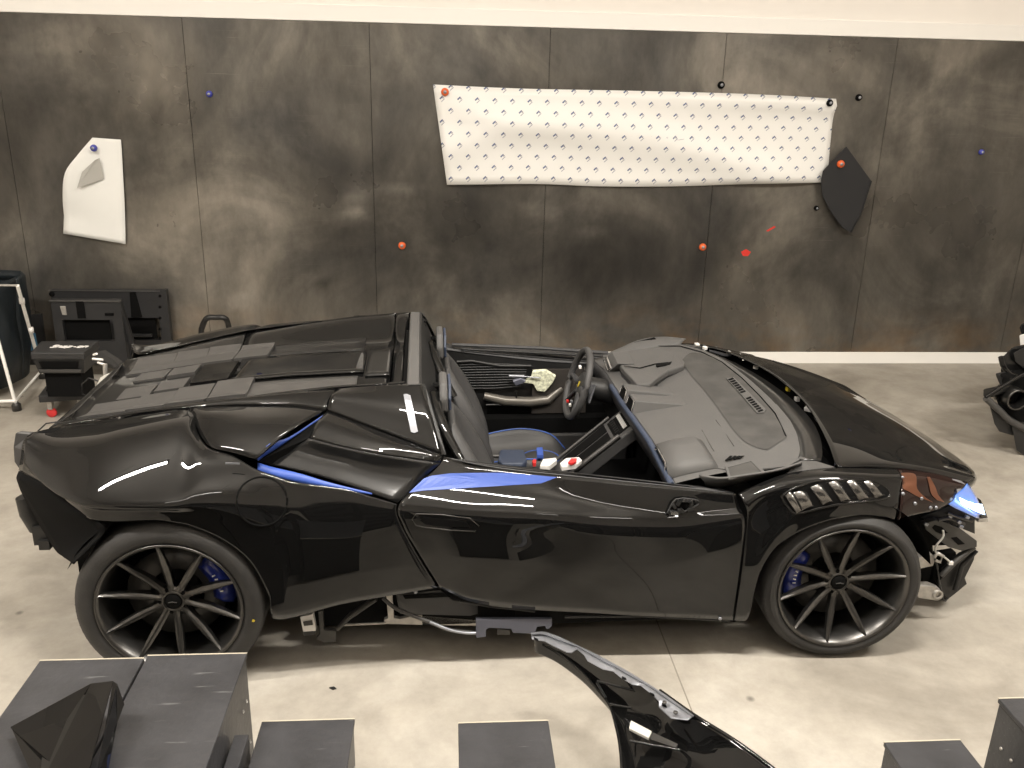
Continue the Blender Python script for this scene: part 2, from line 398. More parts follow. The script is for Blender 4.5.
# hall lamps (the fixtures hold the area lights and the added upward fill)
for i, (x, y) in enumerate(LAMPS):
    f = MB().bb(-.78, .78, -.10, .10, .02, .10)
    e = empty('ceiling_lamp', (x, y, LZ), label='long white hall lamp hanging from the ceiling above the workshop', cat='lamp', group='ceiling lamps')
    f.build('lamp_housing', RAILW, e, bevel=.01)
    for q in (-.7, .7): MB().tube([(q, 0, .1), (q, 0, CEIL-LZ)], .006, 6).build('hanging_wire', SILV, e)

# ================================================================== THE CAR
CAR = empty('sports_car', (CARX, CARY, 0), CARROT, cat='car',
            label='glossy black open-top sports car without windscreen, standing partly dismantled in front of the steel wall')
def both(mb, name, m, far=True, **k):
    o = mb.build(name, m, CAR, **k)
    if far: mb.mirror().build(name, m, CAR, **k)
    return o
def lerp(a, b, t): return a+(b-a)*t
# ---- rear fender: columns bottom -> top
def col5(B, Tp, S, fill=.5):
    """hem, shoulder, top with rounded in-between points"""
    B, S_, Tp = Vector(B), Vector(S), Vector(Tp)
    M1 = Vector((lerp(B.x, S_.x, .5), lerp(B.y, S_.y, .75), lerp(B.z, S_.z, .5)))
    M2 = Vector((lerp(S_.x, Tp.x, .55), lerp(S_.y, Tp.y, .40), lerp(S_.z, Tp.z, .62)))
    return [B, M1, S_, M2, Tp]
def sh(B, Tp, w, z):
    t = (z-B.z)/max(.01, Tp.z-B.z); return Vector((lerp(B.x, Tp.x, t), -w, z))
QT = [((19.5, 470), .645, (32, 433), .60, .655, .84), ((49, 486), .80, (61, 427), .50, .80, .80), ((78, 509), .90, (100, 421), .50, .905, .795),
      ((99.6, 521), .935, (140, 414), .52, .948, .80), ((154, 520), .95, (190, 408.5), .56, .965, .80),
      ((176, 523), .952, (197, 431), .70, .968, .80), ((192, 526.7), .952, (208.5, 448), .82, .968, .80), ((223, 540.6), .952, (233, 456), .865, .967, .79),
      ((250.8, 563.5), .95, (256, 469), .90, .966, .765), ((269, 597), .948, (276, 476), .912, .961, .73), ((277.5, 619), .945, (295, 482), .922, .957, .69),
      ((340, 604), .935, (345, 489), .930, .952, .64), ((437, 587), .92, (397, 504), .935, .946, .60)]
cols = []
for (b, wb, t, wt, ws, zs) in QT:
    B = N(*b, wb); T_ = N(*t, wt); cols.append(col5(B, T_, sh(B, T_, ws, min(zs, T_.z-.03))))
for i_, (w_, dz_) in enumerate(((.65, -.012), (.675, -.006), (.72, -.008), (.745, -.012), (.76, -.018), (.80, -.03))):
    cols[i_][3] = Vector((lerp(cols[i_][4].x, cols[i_][2].x, .4), -w_, cols[i_][4].z+dz_))
cols[-1][2] = N(401.5, 526, .944); cols[-1][1] = N(418, 556, .935); cols[-1][3] = N(396.5, 512, .942)
for i_, w_, z_ in ((5, .80, .950), (6, .885, .901), (7, .915, .870), (8, .937, .832)): cols[i_][3] = Vector((cols[i_][3].x, -w_, z_))
cols.insert(-1, [lerp(a, b, .5) for a, b in zip(cols[-2], cols[-1])])
RFM = surf(cols, 6, 6); both(RFM, 'rear_fender', PAINT, solid=.006); HRF = Hit(RFM)
# inner lip of the rear wheel arch
def arch_lip(pts, dw, dr, cx, cz):
    g = MB(); rows = []
    P = spl(pts, 5)
    for a, ddr in ((0, 0), (.35, .25), (1, 1)):
        rows.append([Vector((p.x+(cx-p.x)*dr*ddr, p.y+dw*a, p.z+(cz-p.z)*dr*ddr)) for p in P])
    g.grid(rows); return g
rl = [c[0] for c in cols[3:11]]
both(arch_lip(rl, .10, .03, 0, .34), 'wheel_arch_lip', BLKP)
# ---- upper rear quarter, from the panel gap to the intake peak
tops = [N(191.5, 408, .56), N(225, 406, .57), N(260, 405.5, .59), N(295, 406, .62), N(326, 410, .66)]
bots = [N(192, 409.5, .562), N(198, 430, .70), N(210, 446.5, .815), N(234, 453, .86), N(256, 459.5, .89)]
cols = []
for i, (t, b) in enumerate(zip(tops, bots)):
    m_ = (t+b)/2; m_ = Vector((m_.x, m_.y-.022*(i > 0), m_.z+.022*(i > 0)))
    cols.append([b, m_, t])
both(surf(cols, 6, 6), 'quarter_panel', PAINT, solid=.006)
# narrow steep face between the quarter panel and the buttress ridge
lo = [N(61, 426, .50), N(100, 420, .50), N(140, 413, .52), N(190, 407.5, .56), N(225, 405.5, .57), N(260, 405, .59), N(295, 405.5, .62), N(326, 409.5, .66)]
hi = [N(64, 424.5, .49), N(102, 418, .49), N(142, 410.5, .505), N(190, 403.5, .535), N(228, 399, .545), N(264, 395, .55), N(298, 391.5, .555), N(336, 388.5, .56)]
both(surf([[a, (a+b)/2+Vector((0, -.004, .002)), b] for a, b in zip(lo, hi)], 5, 3), 'buttress_edge', PAINT, solid=.004)
# ---- buttress side (roll-bar cover) and blades of the side intake
hi2 = [N(337, 388.5, .56), N(367, 385.5, .56), N(395, 384, .57), N(421, 384, .58)]
lo2 = [N(327, 410, .66), N(355, 421, .70), N(395, 436, .75), N(442.5, 454.5, .80)]
BSM = surf([[b, lerp(b, a, .5)+Vector((0, -.012, .02)), a] for a, b in zip(hi2, lo2)], 6, 8); both(BSM, 'buttress_side', PAINT, solid=.004); HB = Hit(BSM)
u = [N(327, 411, .665), N(356, 422, .705), N(395, 437, .755), N(442.5, 455, .803)]
l = [N(309, 437.7, .80), N(341, 446, .83), N(380, 454, .85), N(440.5, 462.5, .835)]
both(surf([[b, lerp(b, a, .5)+Vector((0, -.008, .012)), a] for a, b in zip(u, l)], 6, 5), 'intake_blade', PAINT, solid=.004)
u = [N(309, 438.2, .80), N(341, 446.5, .83), N(380, 454.5, .85), N(440.5, 463, .835)]
l = [N(271, 465, .84), N(309, 473.5, .862), N(345, 484, .895), N(397.5, 502.5, .934)]
both(surf([[b, lerp(b, a, .5)+Vector((0, .022, -.004)), a] for a, b in zip(u, l)], 6, 6), 'intake_ramp', PAINTM, solid=.004)
# blue masking film on the intake edges
q = [N(257.5, 462.5, .85), N(272, 467, .862), N(300, 473.5, .885), N(330, 482.5, .906), N(372, 493, .925)]
r = [N(257.5, 470, .87), N(276, 476.5, .887), N(300, 482.5, .902), N(323, 486.7, .912), N(372, 494.6, .928)]
both(surf([[b, a] for a, b in zip(q, r)], 5, 2), 'blue_film', FILM, solid=.002, label='blue masking film')
q = [N(257.5, 459.5, .872), N(263, 450, .86), N(272, 442.5, .84), N(288, 437.5, .79), N(308, 425, .72), N(326, 413, .665)]
r = [N(258, 461, .87), N(264, 456.5, .85), N(275, 449.5, .83), N(291, 438.6, .785), N(309, 426.5, .72), N(326.3, 414.6, .665)]
both(surf([[b, a] for a, b in zip(q, r)], 4, 2), 'blue_film', FILM, solid=.002, label='blue masking film')
# dark duct behind the intake
g = MB(); a = [N(326, 414, .66), N(309, 438, .78), N(271, 465, .83), N(257, 461, .86)]
g.prism(a, (-.02, .14, -.03)); both(g, 'intake_duct', VOID)
# grey upright trim strip at the front of the buttress
both(MB().grid([[HB(lerp(a, c, k/6), lerp(b, d, k/6), .008) for k in range(7)] for a, b, c, d in ((403.5, 396, 411, 432.5), (407, 395.5, 414.5, 433.5), (410.5, 397, 418, 432))], smooth=False), 'vent_trim', SILV, solid=.004, label='silver trim strip')

# ---- fuel cap: a thin ring gap and lid on the haunch
def fcpt(a, s=1.): return HRF(262+25.3*s*math.cos(a), 501.3+24*s*math.sin(a), .0025)
g = MB(); g.tube([fcpt(2*PI*k/48) for k in range(48)], .004, 6, closed=True); g.build('fuel_cap_gap', VOID, CAR)
# ---- door: T (belt), shoulder, crease, mid, bottom
DT = [((444, 456.5), .80, (399, 504.5), .935, (403, 527), .943, (420, 556), .935, (440, 587), .92),
      ((470, 465.6), .815, (470, 511), .942, (470, 530), .946, (470, 560), .942, (470, 601), .915),
      ((500, 469), .825, (505, 513.5), .942, (505, 535), .947, (505, 565), .942, (505, 607), .912),
      ((540, 473.5), .84, (545, 517), .948, (545, 541), .945, (545, 570), .942, (545, 610), .912),
      ((580, 477.5), .855, (585, 521), .942, (585, 546), .947, (585, 575), .942, (585, 612), .915),
      ((620, 481.5), .87, (625, 525), .941, (625, 550), .946, (625, 580), .942, (625, 614.5), .92),
      ((668, 486.5), .885, (680, 527), .939, (680, 553), .944, (680, 583), .942, (680, 617), .925),
      ((704, 490), .897, (716, 523), .940, (716, 553), .943, (716, 583), .936, (712, 618.5), .93),
      ((735.5, 493.5), .91, (744.5, 519), .944, (745.5, 550), .941, (741, 583), .936, (732.5, 620), .935)]
cols = []
for d_ in DT:
    P = [N(*d_[i], d_[i+1]) for i in (8, 6, 4, 2, 0)]
    mid = lerp(P[3], P[4], .5) + Vector((0, .006, -.006)); P.insert(4, mid); cols.append(P)
cols.insert(1, [lerp(a, b, .5) for a, b in zip(cols[0], cols[1])])
DOM = surf(cols, 6, 6); both(DOM, 'door', PAINT, solid=.006); HD = Hit(DOM)
# blue film on the door shoulder
q = [N(409, 490.5, .895), N(422, 475.2, .857), N(450, 473.6, .863), N(480, 473, .862), N(505, 473, .864), N(535, 475.3, .870), N(557, 477.3, .876)]
q2 = [N(411, 491.2, .905), N(424, 491, .910), N(450, 489.5, .912), N(480, 487.5, .912), N(505, 485.8, .910), N(530, 484.2, .908), N(541, 483, .903)]
both(HD.plate([(409, 491), (424, 475.2), (450, 473.6), (480, 473), (505, 473), (535, 475.3), (557, 477.3), (549, 480.5), (541, 483.5), (505, 485.8), (480, 487.5), (450, 489.5), (424, 491)], .005, .003, 8), 'blue_film', FILM, label='blue masking film')
# recessed door handle
H = [(412, 519), (416, 513.5), (440, 514.5), (470, 518), (479, 525.5), (475, 531), (450, 530), (424, 527), (416, 525)]
g = MB(); g.tube([HD(x, y, .001) for x, y in H], .0035, 6, closed=True); both(g, 'door_handle', DISC)
g = MB(); g = HD.plate([(420, 520), (424, 516.5), (466, 521), (470, 526.5), (440, 526), (426, 524.5)], .004); both(g, 'handle_flap', VOID)
# opening in the door where the mirror was
M0 = N(682.5, 507, .925)
g = MB(); ring = []
MO = [(666, 513), (669, 505), (675, 499), (683, 497.5), (694, 499.5), (697, 504), (692, 509.5), (681, 512), (675, 514.5), (668, 515)]
MOp = [HD(x, y, .0) for x, y in MO]
g = HD.plate(MO, .004); both(g, 'mirror_socket', VOID)
g = MB()
for i in range(10):
    p = MOp[i].lerp(sum(MOp, Vector())/10, .25+.1*(i % 3)); g.box(p+Vector((0, -.016, .006)), (.02, .012, .012), Matrix.Rotation(i, 3, 'Y'))
g.tube([p+Vector((0, -.014, .006)) for p in spl([MOp[i] for i in (0, 2, 4, 5, 7, 9)], 3)], .003, 6)
both(g, 'mirror_bracket', BLKP)
g = MB(); g.box(N(674, 512.6, .945), (.03, .012, .012)).box(N(687, 500.8, .928), (.04, .01, .008)); both(g, 'mirror_screw', CHR)

# ---- front fender: T, S, B columns
FT = [((738, 494), .911, (747, 520), .944, (734.5, 620), .935), ((757, 485), .905, (759, 508), .943, (748, 617), .945),
      ((778, 476.5), .895, (780, 500), .945, (757, 578), .951), ((790, 473.5), .888, (793, 498), .947, (775, 548), .955),
      ((812, 470), .868, (814, 492), .948, (798, 532.5), .957), ((837, 468), .845, (838, 490), .946, (828, 521), .957),
      ((865, 468), .80, (866, 490), .932, (857, 515), .955), ((890, 469), .775, (893, 492), .90, (884, 517), .94), ((896, 469), .77, (899, 492), .89, (895, 520), .925)]
cols = []
for t, wt, s_, ws, b, wb in FT:
    B = N(*b, wb); S_ = N(*s_, ws); T_ = N(*t, wt); cols.append([B, lerp(B, S_, .5)+Vector((0, -.012 if b[1] > 540 else -.006, 0)), S_, lerp(S_, T_, .5)+Vector((0, -.02, .02)), T_])
FC = cols
FFM = surf(cols, 6, 6); both(FFM, 'front_fender', PAINT, solid=.006); HF = Hit(FFM)
both(arch_lip([c[0] for c in cols[1:]], .10, .03, 2.62, .33), 'wheel_arch_lip', BLKP)
# louvres on the fender crest
def fsurf(px, py): return HF(px, py, .002)
VO = [(781, 496), (790, 490), (805, 484), (822, 480.5), (848, 480), (872, 481), (884, 487), (889, 493), (886, 498), (866, 501), (838, 504), (818, 508), (797, 513), (789, 508)]
vp = [fsurf(x, y) for x, y in VO]
both(HF.plate(VO, .004), 'louvre_recess', VOID)
both(MB().tube([p for p in spl(vp+[vp[0]], 3)[:-1]], .006, 6, closed=True), 'louvre_frame', PAINT)
for (x0, y0, x1, y1, x2, y2, x3, y3) in [(784, 495, 791, 491, 801, 511, 796, 513), (792, 492, 806, 492, 813, 506, 801, 510), (809, 487, 821, 485, 832, 501, 822, 504), (827, 483, 838, 482, 850, 500, 840, 501), (845, 482, 855, 481.5, 868, 498, 858, 500), (862, 482.5, 871, 482.5, 882, 496, 874, 498)]:
    P = [HF(x, y, .007) for x, y in ((x0, y0), (x1, y1), (x2, y2), (x3, y3))]
    g = MB(); P2 = [(P[0]+P[1])/2+Vector((0, -.006, .010)), (P[3]+P[2])/2+Vector((0, -.006, .010))]
    g.grid([spl([P[0], P2[0], P[1]], 4), spl([lerp(P[0], P[3], .5), lerp(P2[0], P2[1], .5)+Vector((0, -.004, .003)), lerp(P[1], P[2], .5)], 4), spl([P[3], P2[1], P[2]], 4)])
    both(g, 'louvre', BRUSH, solid=.003)
# ---- nose section with the headlamp housing
NT = [((898, 469.5), .765, (901, 492), .885, (897, 520), .92), ((915, 471), .745, (915, 490), .86, (912, 515), .875),
      ((932, 473.5), .725, (932, 490), .82, (928, 511.5), .84), ((947, 477), .705, (942, 492), .79, (938, 509), .81), ((966, 483), .68, (956, 493), .73, (947.5, 504), .765)]
cols = []
for t, wt, s_, ws, b, wb in NT:
    B = N(*b, wb); S_ = N(*s_, ws); T_ = N(*t, wt); cols.append([B, lerp(B, S_, .5)+Vector((0, -.008, 0)), S_, lerp(S_, T_, .5)+Vector((0, -.012, .012)), T_])
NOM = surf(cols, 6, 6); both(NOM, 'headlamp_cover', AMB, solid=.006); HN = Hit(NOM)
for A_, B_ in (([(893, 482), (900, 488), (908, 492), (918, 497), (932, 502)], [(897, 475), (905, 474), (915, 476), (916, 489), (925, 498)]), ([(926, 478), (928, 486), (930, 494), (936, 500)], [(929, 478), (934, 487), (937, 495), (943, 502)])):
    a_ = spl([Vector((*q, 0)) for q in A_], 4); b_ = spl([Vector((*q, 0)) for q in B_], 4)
    both(MB().grid([[HN(*lerp(p, q, i/4).xy, .006) for p, q in zip(a_, b_)] for i in range(5)]), 'painted_reflection', COPPER)  # copper patches painting a reflection onto the brown cover
g = MB()
for p in [(887, 478), (914, 503), (929.5, 507), (935, 507), (902, 493.5), (920.5, 498)]: g.lathe([(0, -.006), (.007, -.006), (.007, 0)], HN(*p, .003), 1, 10)
both(g, 'clip_bolt', SILV)
# headlamp: blue-white lit lens
A_ = [N(967, 483.5, .68), N(972, 490, .655), N(977.5, 500, .63), N(982, 513, .60)]
M_ = [N(956.5, 494, .735), N(962, 500.5, .715), N(969, 507, .69), N(978, 515.5, .635)]
B_ = [N(948, 504, .765), N(956, 508.5, .75), N(966, 513, .72), N(976.5, 517.8, .665)]
both(surf([[c, lerp(c, b, .5)+Vector((.004, -.006, 0)), b, lerp(b, a, .5)+Vector((.005, -.003, .003)), a] for a, b, c in zip(A_, M_, B_)], 5, 3), 'headlamp_lens', LENS, solid=.004)
both(MB().prism([p+Vector((.006, -.018, .006)) for p in (N(955, 497, .742), N(962, 500.5, .725), N(970, 503, .695), N(977, 503.5, .66), N(980, 514, .645), N(970, 510, .705), N(957, 503.5, .75))], (.003, -.003, .001)), 'daytime_lamp', LEDM)
both(MB().prism([N(951.5, 479.5, .71), N(960, 481.5, .70), N(964.5, 485, .70), N(961, 490, .72), N(956.5, 493.5, .745), N(955, 487, .74)], (0, -.004, .006)), 'lamp_corner', SILV)

# ---- bonnet (hood): rows from rear edge to nose edge, half widths
HR = [(0, 2.693, .868), (.16, 2.69, .867), (.32, 2.672, .864), (.5, 2.638, .856), (.68, 2.60, .842), (.80, 2.572, .826), (.842, 2.556, .816)]
HE = [(0, 3.56, .525), (.12, 3.555, .528), (.24, 3.53, .54), (.38, 3.475, .568), (.52, 3.39, .607), (.62, 3.31, .637), (.674, 3.262, .656)]
def hoodmid(t, i):
    # side line follows the fender top
    a, b = Vector(HR[i]), Vector(HE[i])
    w = lerp(a.x, b.x, t); x = lerp(a.y, b.y, t)
    s = i/6.
    zc = lerp(a.z, b.z, t) + .16*t*(1-t)*(1-s*.45)
    if i == 6: w = {0: .842, .25: .79, .5: .755, .75: .715, 1: .674}[t]; zc = None
    return w, x, zc
sideline = {0: N(838, 467.2, .842), .25: N(872, 467, .79), .5: N(905, 469, .755), .75: N(937, 474.5, .715), 1: N(967, 482.5, .674)}
cols = []
for i in list(range(6, 0, -1)):
    c = []
    for t in (0, .25, .5, .75, 1):
        if i == 6: c.append(sideline[t].copy())
        else:
            w, x, z = hoodmid(t, i)
            if i == 5: z = lerp(z, sideline[t].z+.008, .6)
            c.append(Vector((x, -w, z)))
    cols.append(c)
right = [[Vector((p.x, -p.y, p.z)) for p in c] for c in reversed(cols)]
cen = [Vector((hoodmid(t, 0)[1], 0, hoodmid(t, 0)[2])) for t in (0, .25, .5, .75, 1)]
HOODC = cols+[cen]+right
surf(HOODC, 6, 8).build('hood', PAINT, CAR, solid=.006)
# rolled front edge of the hood
g = MB(); fr = spl([c[-1] for c in HOODC], 5)
g.grid([[p for p in fr], [p+Vector((.012, 0, -.012)) for p in fr], [p+Vector((.008, 0, -.04)) for p in fr], [p+Vector((-.05, 0, -.06)) for p in fr]]); g.build('hood_edge', PAINT, CAR)

# ---- cowl: black channel between dash and hood
rear = [(.82, 2.415, .835), (.74, 2.45, .842), (.6, 2.495, .85), (.45, 2.525, .855), (.3, 2.54, .858), (.15, 2.55, .86), (0, 2.552, .86)]
frn = [(.835, 2.548, .80), (.79, 2.572, .80), (.68, 2.60, .80), (.5, 2.638, .80), (.32, 2.672, .80), (.16, 2.69, .80), (0, 2.693, .80)]
def sym(L): return [Vector((x, -w, z)) for w, x, z in L] + [Vector((x, w, z)) for w, x, z in reversed(L[:-1])]
ra, fa = sym(rear), sym(frn)
g = MB(); g.grid([spl(ra, 6), spl([lerp(a, b, .3)+Vector((0, 0, -.022)) for a, b in zip(ra, fa)], 6), spl([lerp(a, b, .55)+Vector((0, 0, -.05)) for a, b in zip(ra, fa)], 6), spl([b+Vector((.03, 0, -.06)) for b in fa], 6)])
g.build('cowl_channel', VOID, CAR)
MB().bb(2.38, 2.74, -.80, .80, .70, .735).build('cowl_floor', VOID, CAR)
# gloss panel along the rear side of the channel (broad near side, tapering to the far side)
pw = [.10, .105, .11, .115, .115, .11, .10, .085, .07, .05, .035, .02, .008]
g = MB(); g.grid([spl(ra, 6), spl([p+Vector((w_*.92, 0, -.004)) for p, w_ in zip(ra, pw)], 6)]); g.build('cowl_panel', PAINTM, CAR, solid=.006)
for (x, y, a, s) in [(697, 345, 0, .025), (705, 348, .3, .02), (729, 353, .3, .022), (740, 356, .2, .02), (756, 367, .9, .02), (788, 389, .2, .018), (797, 399, 0, .02), (809, 409, .9, .03)]:
    p = CZ(x, y, .815); MB().box(p, (s, s*1.3, .02), Matrix.Rotation(a, 3, 'Z')).build('cowl_clip', WHT if (x != 788) else YEL, CAR, bevel=.003)
MB().tube([CZ(816, 417, .82), CZ(826, 430, .82), CZ(835, 447, .815), CZ(838, 458, .80)], [.012, .012, .014, .006], 6).build('cowl_rail', DECKM, CAR)
both(MB().prism([CZ(834, 450, .81), CZ(839, 450, .81), CZ(839, 464, .80), CZ(834, 466, .80), CZ(836, 457, .80)], (0, 0, .01)), 'hood_hinge', SILV, bevel=.002)
# fender shelf next to the dash
both(MB().prism([N(785, 476, .875), N(800, 456, .80), N(812, 460, .80), N(835, 467, .842), N(812, 470, .862)], (0, 0, -.02)), 'cowl_corner', DECKM)

# ---- rear deck
XS = [-.52, -.3, -.05, .15, .35, .6, .84]
ZC = [.868, .90, .937, .962, .98, .992, 1.0]
ZR = [.884, .925, .977, 1.008, 1.040, 1.072, 1.088]
WR = [.44, .485, .53, .545, .553, .562, .572]
def ip(L, x):
    if x <= XS[0]: return L[0]+(L[1]-L[0])*(x-XS[0])/(XS[1]-XS[0])
    for i in range(len(XS)-1):
        if x <= XS[i+1]: return lerp(L[i], L[i+1], (x-XS[i])/(XS[i+1]-XS[i]))
    return L[-1]+(L[-1]-L[-2])*(x-XS[-1])/(XS[-1]-XS[-2])
def zdeck(x, w, k=0.):
    w = abs(w); wr = ip(WR, x); t = w/wr; zc, zr = ip(ZC, x), ip(ZR, x)
    v = max(0, min(1, (t-.62)/.38)); v = v*v*(3-2*v)
    return zc - .012*min(1, t/.6)**2 + (zr-zc+.012)*v
def dgrid(x0, x1, wa, wb, nx, nw, dz=0.):
    """deck plate; wa, wb give the lateral limits at x (functions or numbers, signed)"""
    g = MB(); rows = []
    for i in range(nx+1):
        x = lerp(x0, x1, i/nx); a = wa(x) if callable(wa) else wa; b = wb(x) if callable(wb) else wb
        rows.append([Vector((x, lerp(a, b, j/nw), zdeck(x, lerp(a, b, j/nw))+dz)) for j in range(nw+1)])
    g.grid(rows); return g
dgrid(-.52, .05, lambda x: -ip(WR, x)+.01, lambda x: ip(WR, x)-.01, 10, 40).build('rear_hatch', PAINTM, CAR, solid=.006)
dgrid(.056, .80, lambda x: -ip(WR, x)+.004, lambda x: ip(WR, x)-.004, 14, 44).build('engine_cover', PAINT, CAR, solid=.006)
dgrid(.806, .872, lambda x: -ip(WR, x)+.004, lambda x: ip(WR, x)-.004, 2, 44).build('deck_front_strip', PAINT, CAR, solid=.006)
# central raised gloss spine and its matte side bands
dgrid(.10, .68, lambda x: -.16, lambda x: .16, 10, 8, .012).build('centre_spine', PAINT, CAR, solid=.01)
dgrid(.69, .80, -.2, .2, 4, 8, .008).build('spine_end', PAINTM, CAR, solid=.006)
for s in (-1, 1):
    dgrid(.05, .66, lambda x: s*.20, lambda x: s*lerp(.36, .40, x/.66), 10, 6, .007).build('deck_band', DECKM if s < 0 else PAINTM, CAR, solid=.008)
def slab(g, h):
    """give a deck plate straight side walls down to the deck, with its leading edge tapered to it"""
    from collections import Counter
    c = Counter()
    for f in g.f:
        for a, b in zip(f, f[1:]+f[:1]): c[frozenset((a, b))] += 1
    o = MB(); o.v = [v.copy() for v in g.v]; o.f = list(g.f); o.sm = [False]*len(g.f)
    for e, k in c.items():
        if k == 1:
            a, b = tuple(e); o.add([g.v[a], g.v[b], g.v[b]+Vector((0, 0, -h-.004)), g.v[a]+Vector((0, 0, -h-.004))], [(0, 1, 2, 3)])
    return o
# stepped grey louvre plates on the hatch
RIBS = [(-.45, -.262, .20, .41, .012), (-.258, -.107, .19, .41, .016), (-.103, .05, .175, .41, .020), (.058, .215, .165, .385, .024)]
for s in (-1, 1):
    for (a, b, w0, w1, h) in RIBS:
        g = dgrid(a, b, s*w0, s*w1, 4, 6, h); 
        slab(g, h).build('louvre_plate', DECKM, CAR)
    slab(dgrid(-.37, -.23, s*.05, s*.185, 3, 4, .012), .012).build('louvre_plate', DECKM, CAR)
    slab(dgrid(-.215, -.09, s*.04, s*.165, 3, 4, .018), .018).build('louvre_plate', DECKM, CAR)
slab(dgrid(-.07, .09, -.13, .14, 4, 6, .018), .018).build('hatch_spine', PAINT, CAR)
# rear slope of the hatch
P1 = [Vector((-.52, w, zdeck(-.52, w))) for w in (-.43, -.2, 0, .2, .43)]
P2 = [Vector((-.565, w, .845)) for w in (-.42, -.2, 0, .2, .42)]; P3 = [Vector((-.60, w, .70)) for w in (-.42, -.2, 0, .2, .42)]
surf([P1, P2, P3], 4, 4).build('rear_panel', PAINTM, CAR, solid=.006)
# black bulkhead bar behind the seats
g = MB(); yy = [-.585, -.4, 0, .4, .585]
rows = []
for dx, dz in ((-.045, -.012), (-.04, 0), (.008, 0), (.012, -.01), (.012, -.06)):
    rows.append([Vector((.925+dx, y, 1.088+dz-.0*abs(y))) for y in yy])
MB().grid(rows, smooth=False).build('bulkhead_bar', DASH, CAR, solid=.004)
MB().bb(.86, .885, -.56, .56, .90, 1.03).build('bulkhead_panel', VOID, CAR)
MB().prism([(.937, -.58, 1.09), (.937, .58, 1.09), (1.0, .66, .92), (1.0, -.66, .92)], (-.01, 0, 0)).build('rear_firewall', BLKP, CAR)
MB().bb(.93, .96, -.75, .75, .25, .93).build('rear_firewall', BLKP, CAR)
both(MB().prism([N(422, 385, .585), N(431, 421, .69), N(442.5, 454, .80), N(446, 455, .79), N(436, 420, .68), N(426, 388, .58)], (0, .03, 0)), 'buttress_front', BLKP)
g = MB()
for i in range(14): g.tube([(.945, .5-.012*i, 1.07-.02*i), (.955, .52-.012*i, 1.055-.02*i)], .008, 6)
g.build('cable_bundle', BLKP, CAR)

# ---- rear bumper corner and tail
RB = [(19.5, 471, .65), (49, 487, .80), (78, 510, .90), (99, 522, .935), (105, 531, .945), (90, 548, .95), (76, 562, .95)]
LB = [(17.6, 480, .64), (22, 492, .66), (31, 509, .70), (42, 528, .74), (56, 550, .80), (64, 557, .86), (73, 562.5, .93)]
up = [N(*p) for p in RB]; dn = [N(*p) for p in LB]
both(surf([[b, lerp(a, b, .5)+Vector((-.0, -.012, 0)), a] for a, b in zip(up, dn)], 5, 4), 'rear_bumper_corner', VOID, solid=.006)
# grey end cap of the fender tip and dark opening
both(MB().prism([N(15.5, 432.5, .625), N(32, 433.5, .60), N(30, 452, .63), N(30.5, 472, .65), N(19.5, 470, .645), N(14, 462, .64), N(13, 447, .635)], (.012, .02, 0)), 'fender_tip', DECKM, far=False, bevel=.004)
both(MB().prism([N(33, 434, .595), N(60, 427.5, .50), N(64, 431, .53), N(53, 444, .60), N(40, 448, .63), N(34, 444, .62)], (.0, -.006, .006)), 'tail_opening', VOID, far=False)
both(MB().tube([N(25, 496, .62), N(31, 512, .62), N(39, 528, .62)], [.035, .042, .036], 14), 'exhaust_tip', BLKP)
both(MB().box(N(42, 533, .64), (.05, .05, .08)).box(N(46, 543, .66), (.04, .04, .04)).box(N(36, 524, .60), (.05, .03, .05)), 'bumper_bracket', BLKP)
MB().tube([N(38, 431, .5), N(46, 423.5, .45), N(56, 422, .42), N(63, 424, .42)], .003, 6).build('loose_cable', BLKP, CAR)
# far tail lamp
tl = [CY(98, 353, .62), CY(106, 350, .60), CY(118, 358, .52), CY(126, 364, .46), CY(124, 368, .46), CY(112, 367, .53), CY(101, 362, .60), CY(97, 358, .62)]
MB().prism(tl, (-.03, .0, -.005)).build('tail_lamp', BLKP, CAR, bevel=.003)
for a, b in (((101, 357), (111, 358)), ((106, 360.5), (113, 363)), ((102, 353), (105, 352))):
    MB().tube([CY(*a, .55)+Vector((-.03, -.03, 0)), CY(*b, .53)+Vector((-.03, -.03, 0))], .006, 6).build('tail_lamp_strip', WHT, CAR)
MB().tube([CY(105, 364, .5), CY(105.5, 375, .5)], .012, 6).build('tail_bracket', ALU, CAR)
MB().tube([CY(110, 374, .40), CY(104, 379, .42), CY(98, 388, .42), CY(95, 394, .43)], [.008, .018, .012, .006], 6).build('wiring_connector', HOSE, CAR)
MB().tube([CY(98, 381, .42), CY(89, 378, .43), CY(82, 384, .44), CY(82, 394, .44), CY(91, 398, .44)], .004, 6).build('loose_cable', BLKP, CAR)
MB().tube([CY(88, 397, .42), CY(76, 405, .42)], .006, 6).build('tail_bracket', BLKP, CAR)

# ---- dark inner structure that closes the view behind the panels
MB().bb(-.45, .84, -.60, .60, .22, .80).build('engine_bay', VOID, CAR)
MB().bb(.40, .93, -.72, .72, .16, .56).bb(.45, .93, -.72, .72, .56, .78).build('rear_structure', VOID, CAR)
MB().bb(.93, 2.16, -.80, .80, .13, .20).build('floor_pan', VOID, CAR)
MB().bb(2.16, 2.22, -.86, .86, .13, .74).bb(2.2, 3.15, -.58, .58, .15, .58).bb(2.2, 2.38, -.70, .70, .55, .76).bb(2.64, 2.92, -.70, .70, .5, .775).bb(2.92, 3.16, -.64, .64, .45, .665).bb(3.16, 3.36, -.52, .52, .42, .56).build('front_structure', VOID, CAR)
for s in (-1, 1):
    MB().bb(.45, 2.14, s*.68, s*.76, .12, .45).bb(1.3, 2.14, s*.76, s*.88, .17, .5).build('door_sill', VOID, CAR)
